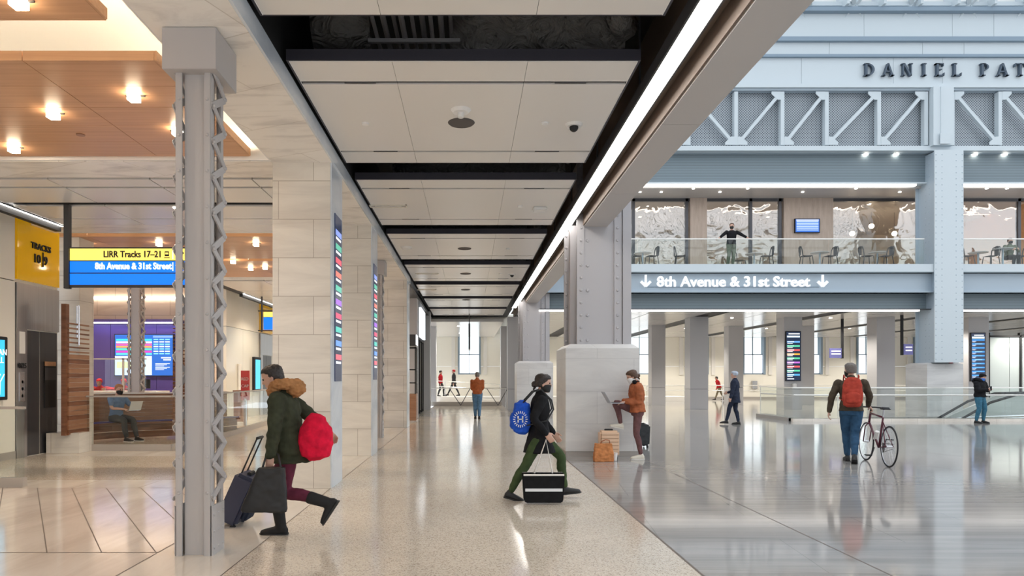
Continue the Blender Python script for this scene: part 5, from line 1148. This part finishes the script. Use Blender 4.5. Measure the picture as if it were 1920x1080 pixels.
# 4 man with red backpack pushing a bicycle (walks away, +y)
p4 = figure('grey haired man in a brown jacket wheeling a bicycle away', (6.74,12.05,0), R_(66), 1.80, pel=(.0,0,.93), lean=.03, ank=[(.20,.04,.095),(-.22,-.03,.14)], foot=[(1,.1,0),(.85,-.05,-.45)], wri=[(.04,.34,.90),(.33,-.30,1.0)], elb=[(-1,.8,0),(-1,-.6,0)],
    hands=[None,{'d':(.2,-.5,-.6),'n':(.1,.2,-1),'t':(1,0,0),'c':1.0}], head=(.5,.05,0), vox=.008, hair='hair_grey', hairstyle='short', top='jacket', topm='brown_knit', trou='denim', shoes='black_leather', bulk=1.0, mask='mask_black', legs_r=1.12)
backpack(p4, 'brick red backpack on the back of the man wheeling the bicycle', 'brick_nylon', .32, .50, .17, .07, .22)
def bicycle(label, loc, rotz, lean_=0):
    t = thing('bicycle', label, 'bicycle', loc, None, False); t.rotation_euler = (lean_, 0, rotz)
    def wheel(x, nm):
        a = [(x+.335*math.cos(2*PI*k/40),0,.345+.335*math.sin(2*PI*k/40)) for k in range(40)]
        w_ = MB().tube(a, .013, 8, close=True).build(nm, 'black', t, smooth=True)
        MB().tube([(x+.318*math.cos(2*PI*k/40),0,.345+.318*math.sin(2*PI*k/40)) for k in range(40)], .008, 6, close=True).build('rim', 'silver', w_)
        s = MB()
        for k in range(20): q = 2*PI*k/20; s.tube([(x,.02*(-1)**k,.345),(x+.315*math.cos(q),0,.345+.315*math.sin(q))], .0016, 4)
        s.build('spokes', 'silver', w_); MB().tube([(x,-.045,.345),(x,.045,.345)], .02, 10).build('hub', 'silver', w_)
    wheel(.51, 'front_wheel'); wheel(-.50, 'rear_wheel'); mat('bike_paint', (.10,.015,.03), .3)
    f = MB(); bb = (-.07,0,.29); st_ = (-.20,0,.82); ht = (.36,0,.86); hb = (.41,0,.70)
    for a, b_, r_ in ((bb,st_,.016),(st_,ht,.016),(bb,hb,.019),(ht,hb,.02)): f.tube([a,b_], r_, 10)
    for s in (1,-1): f.tube([bb,(-.50,s*.06,.345)], .009, 8); f.tube([(-.18,0,.76),(-.50,s*.06,.345)], .008, 8)
    f.build('frame', 'bike_paint', t, smooth=True); f = MB()
    for s in (1,-1): f.tube([hb,(.43,s*.055,.62),(.51,s*.05,.345)], .010, 8)
    f.build('fork', 'bike_paint', t, smooth=True)
    MB().tube([ht,(.35,0,.95),(.40,0,.97)], .014, 8).tube([(.40,-.30,.96),(.42,-.1,.97),(.42,.1,.97),(.40,.30,.96)], .013, 8).build('handlebar', 'black', t, smooth=True)
    for s in (1,-1): MB().tube([(.40,s*.20,.965),(.395,s*.31,.96)], .018, 8).build('grip', 'black', t)
    MB().tube([st_,(-.225,0,.95)], .013, 8).build('seat_post', 'silver', t)
    sd = MB(); sd.loft([[(-.225+x,y*w_,z) for y, z in ((-1,.955),(-.6,.985),(.6,.985),(1,.955))] for x, w_ in ((-.13,.06),(-.10,.075),(0,.05),(.12,.018),(.15,.01))]); sd.build('saddle', 'black', t, smooth=True)
    MB().disc((-.07,-.06,.29),.09,.008,24,1).build('chainring', 'dark_steel', t)
    for s in (1,-1): 
        c_ = MB().tube([(-.07,s*.07,.29),(-.07+.17*s*.5,s*.08,.29-.15*s)], .010, 6).build('crank', 'dark_steel', t); x = -.07+.085*s; z = .29-.15*s; MB().box(x-.045,x+.045,s*.09-.0 if s > 0 else -.18,.18 if s > 0 else -.09,z-.01,z+.01).build('pedal', 'black', c_)
    MB().tube([(-.07,-.055,.375),(-.50,-.055,.385)], .005, 5).tube([(-.07,-.055,.205),(-.50,-.055,.31)], .005, 5).build('chain', 'dark_steel', t)
    MB().tube([(.10,0,.42),(.02,0,.56)], .036, 12).build('water_bottle', 'offwhite', t); return t
bicycle('slim dark red bicycle wheeled by the man with the brick red backpack', (7.10,11.90,0), R_(79), R_(2))
# 5 man in rust jacket walking away down the corridor
figure('man in a rust suede jacket and pale jeans walking away down the walkway', (.29,24.9,0), R_(90), 1.72, ank=[(.10,.07,.09),(-.04,-.07,.09)], wri=[(.24,.10,1.06),(.24,-.10,1.06)], elb=[(-1,.5,-.8),(-1,-.5,-.8)], vox=.014, hair='hair_grey', top='jacket', topm='rust', trou='denim_light', shoes='black_leather', bulk=1.2, legs_r=1.25, head=(0,.25,0))
# 6 hooded walker
figure('walker in a pale knitted hat and dark navy coat crossing the great hall', (8.48,21.8,0), R_(150), 1.72, ank=[(.25,.06,.12),(-.10,-.06,.09)], wri=[(.10,.26,.80),(.22,-.14,1.02)], vox=.013, hair='knit_pale', hairstyle='beanie', top='coat', topm='navy_cloth', coat_len=.22, trou='navy_cloth', shoes='black_leather', bulk=1.6, legs_r=1.1)
# 7 standing man with blue mask and phone
p7 = figure('person in a black hooded jacket and blue mask looking at a phone by the escalator', (16.75,22.4,0), R_(-70), 1.66, ank=[(.02,.14,.09),(-.02,-.14,.09)], wri=[(.26,.05,1.12),(.27,-.05,1.12)], elb=[(-.6,.9,-.6),(-.6,-.9,-.6)], head=(.1,.42,0), vox=.013, skin='skin', hair='black_cloth', hairstyle='beanie', top='jacket', topm='black_cloth', trou='teal_jean', shoes='black_leather', bulk=2.0, mask='mask_blue', legs_r=1.2, hood='black_cloth')
w_ = world(p7['t'], (.34,0,1.15)); tag(MB().box(w_.x-.035,w_.x+.035,w_.y-.005,w_.y+.005,w_.z-.07,w_.z+.07).build('phone', 'black'), 'small dark phone in the hands of the person in the blue mask', 'phone')
tag(MB().box(w_.x-.02,w_.x+.02,w_.y-.03,w_.y-.0055,w_.z+.02,w_.z+.06).build('lanyard', 'red_paint'), 'small red badge in front of the person in the blue mask', 'badge') if False else None
# 8..10 distant walkers
figure('stooping person in a red jacket and red cap walking along the back hall', (16.2,44.2,0), R_(180), 1.62, lean=.35, ank=[(.32,.06,.12),(-.30,-.06,.12)], wri=[(.25,.18,.80),(.1,-.18,.80)], vox=.022, hair='hair_dark', topm='red_cloth', trou='khaki', bulk=1.4, legs_r=1.1)
figure('distant person in a red quilted jacket at the foot of the ramp', (PX(826,43.4),43.4,.30), R_(-10), 1.66, ank=[(.2,.06,.12),(-.15,-.06,.10)], vox=.022, hair='hair_dark', hairstyle='beanie', topm='red_cloth', trou='charcoal_cloth', bulk=1.8, legs_r=1.1)
figure('distant striding person in dark clothes and a red cap on the ramp', (PX(851,43.4),43.4,.28), R_(185), 1.74, ank=[(.40,.06,.16),(-.36,-.06,.12)], vox=.022, hair='red_cloth', hairstyle='beanie', topm='charcoal_cloth', coat_len=.1, trou='charcoal_cloth', bulk=1.3)
# 11 man on the balcony
figure('man in a black long sleeved top leaning on the balcony rail with arms spread', (PX(1371,26.95),26.95,ZB), R_(-90), 1.76, pel=(.0,0,.92), lean=.10, ank=[(-.12,.10,.09),(-.12,-.10,.09)], wri=[(.24,.62,1.08),(.24,-.60,1.08)], elb=[(-.6,.6,-.6),(-.6,-.6,-.6)], hands=[{'d':(.4,.8,-.2),'n':(0,0,-1),'t':(1,-.4,0),'c':.8},{'d':(.4,-.8,-.2),'n':(0,0,-1),'t':(1,.4,0),'c':.8}],
    vox=.012, hair='hair_brown', top='long_sleeved_top', topm='black_cloth', trou='sage', mask='mask_black', bulk=1.1, legs_r=1.15, sleeve=.55, collar=False, head=(-.4,-.05,0))
# 12 seated diner
figure('seated diner in grey with a dark mask at the balcony edge table', (PX(1891,27.75),27.75,ZB), R_(-90), 1.72, pel=(0,0,.52), lean=.12, ank=[(.38,.10,.09),(.38,-.10,.09)], wri=[(.33,.15,.80),(.33,-.15,.80)], elb=[(-.5,.8,-.6),(-.5,-.8,-.6)], kne=[(0,0,1),(0,0,1)], vox=.014, hair='hair_brown', top='pullover', topm='sage', trou='charcoal_cloth', mask='mask_black', bulk=1.0, legs_r=1.1)
# 13 seated man with laptop behind the glass
p13 = figure('seated man in a blue shirt and black mask with a laptop on the walnut bench', (-8.42,16.30,0), R_(-25), 1.76, pel=(-.02,0,.54), lean=.10, ank=[(.55,.12,.09),(.52,-.14,.09)], wri=[(.40,.14,.76),(.40,-.14,.76)], elb=[(-.6,.8,-.6),(-.6,-.8,-.6)], kne=[(0,0,1),(0,0,1)], hands=[{'d':(1,0,-.1),'n':(0,0,-1),'t':(0,-1,0),'c':.3},{'d':(1,0,-.1),'n':(0,0,-1),'t':(0,1,0),'c':.3}],
    vox=.011, hair='hair_ginger', hairstyle='crop', top='shirt', topm='blue_tee', trou='charcoal_cloth', mask='mask_black', bulk=.6, legs_r=1.1, sleeve=.35, collar=False, head=(0,.15,0), sole='sole_pale')
lp2 = thing('laptop', 'pale laptop on the lap of the seated man in the blue shirt', 'laptop', world(p13['t'], (.50,0,.735)), None, False); lp2.rotation_euler.z = R_(-25)
MB().box(-.12,.12,-.16,.16,-.01,.006).build('keyboard_base', 'silver', lp2, .003); MB().bar((.12,0,0),(.20,0,.21),.32,.008,(1,0,0)).build('screen_lid', 'offwhite', lp2)
# 14, 15 staff behind the counter
for px, lab in ((192,'staff member in a red cap and red shirt behind the counter by the gooseneck lamp'),(222,'staff member in a red cap bending behind the seated man')):
    figure(lab, (PX(px,21.3),21.3+.5*(px > 200),0), R_(-80), 1.62, pel=(0,0,.78), lean=.45, ank=[(-.15,.1,.09),(-.15,-.1,.09)], wri=[(.42,.25,1.15),(.42,-.20,1.15)], vox=.018, skin='skin_dark', hair='red_cloth', hairstyle='beanie', topm='red_cloth', trou='black_cloth', bulk=1.0, head=(0,.1,0))
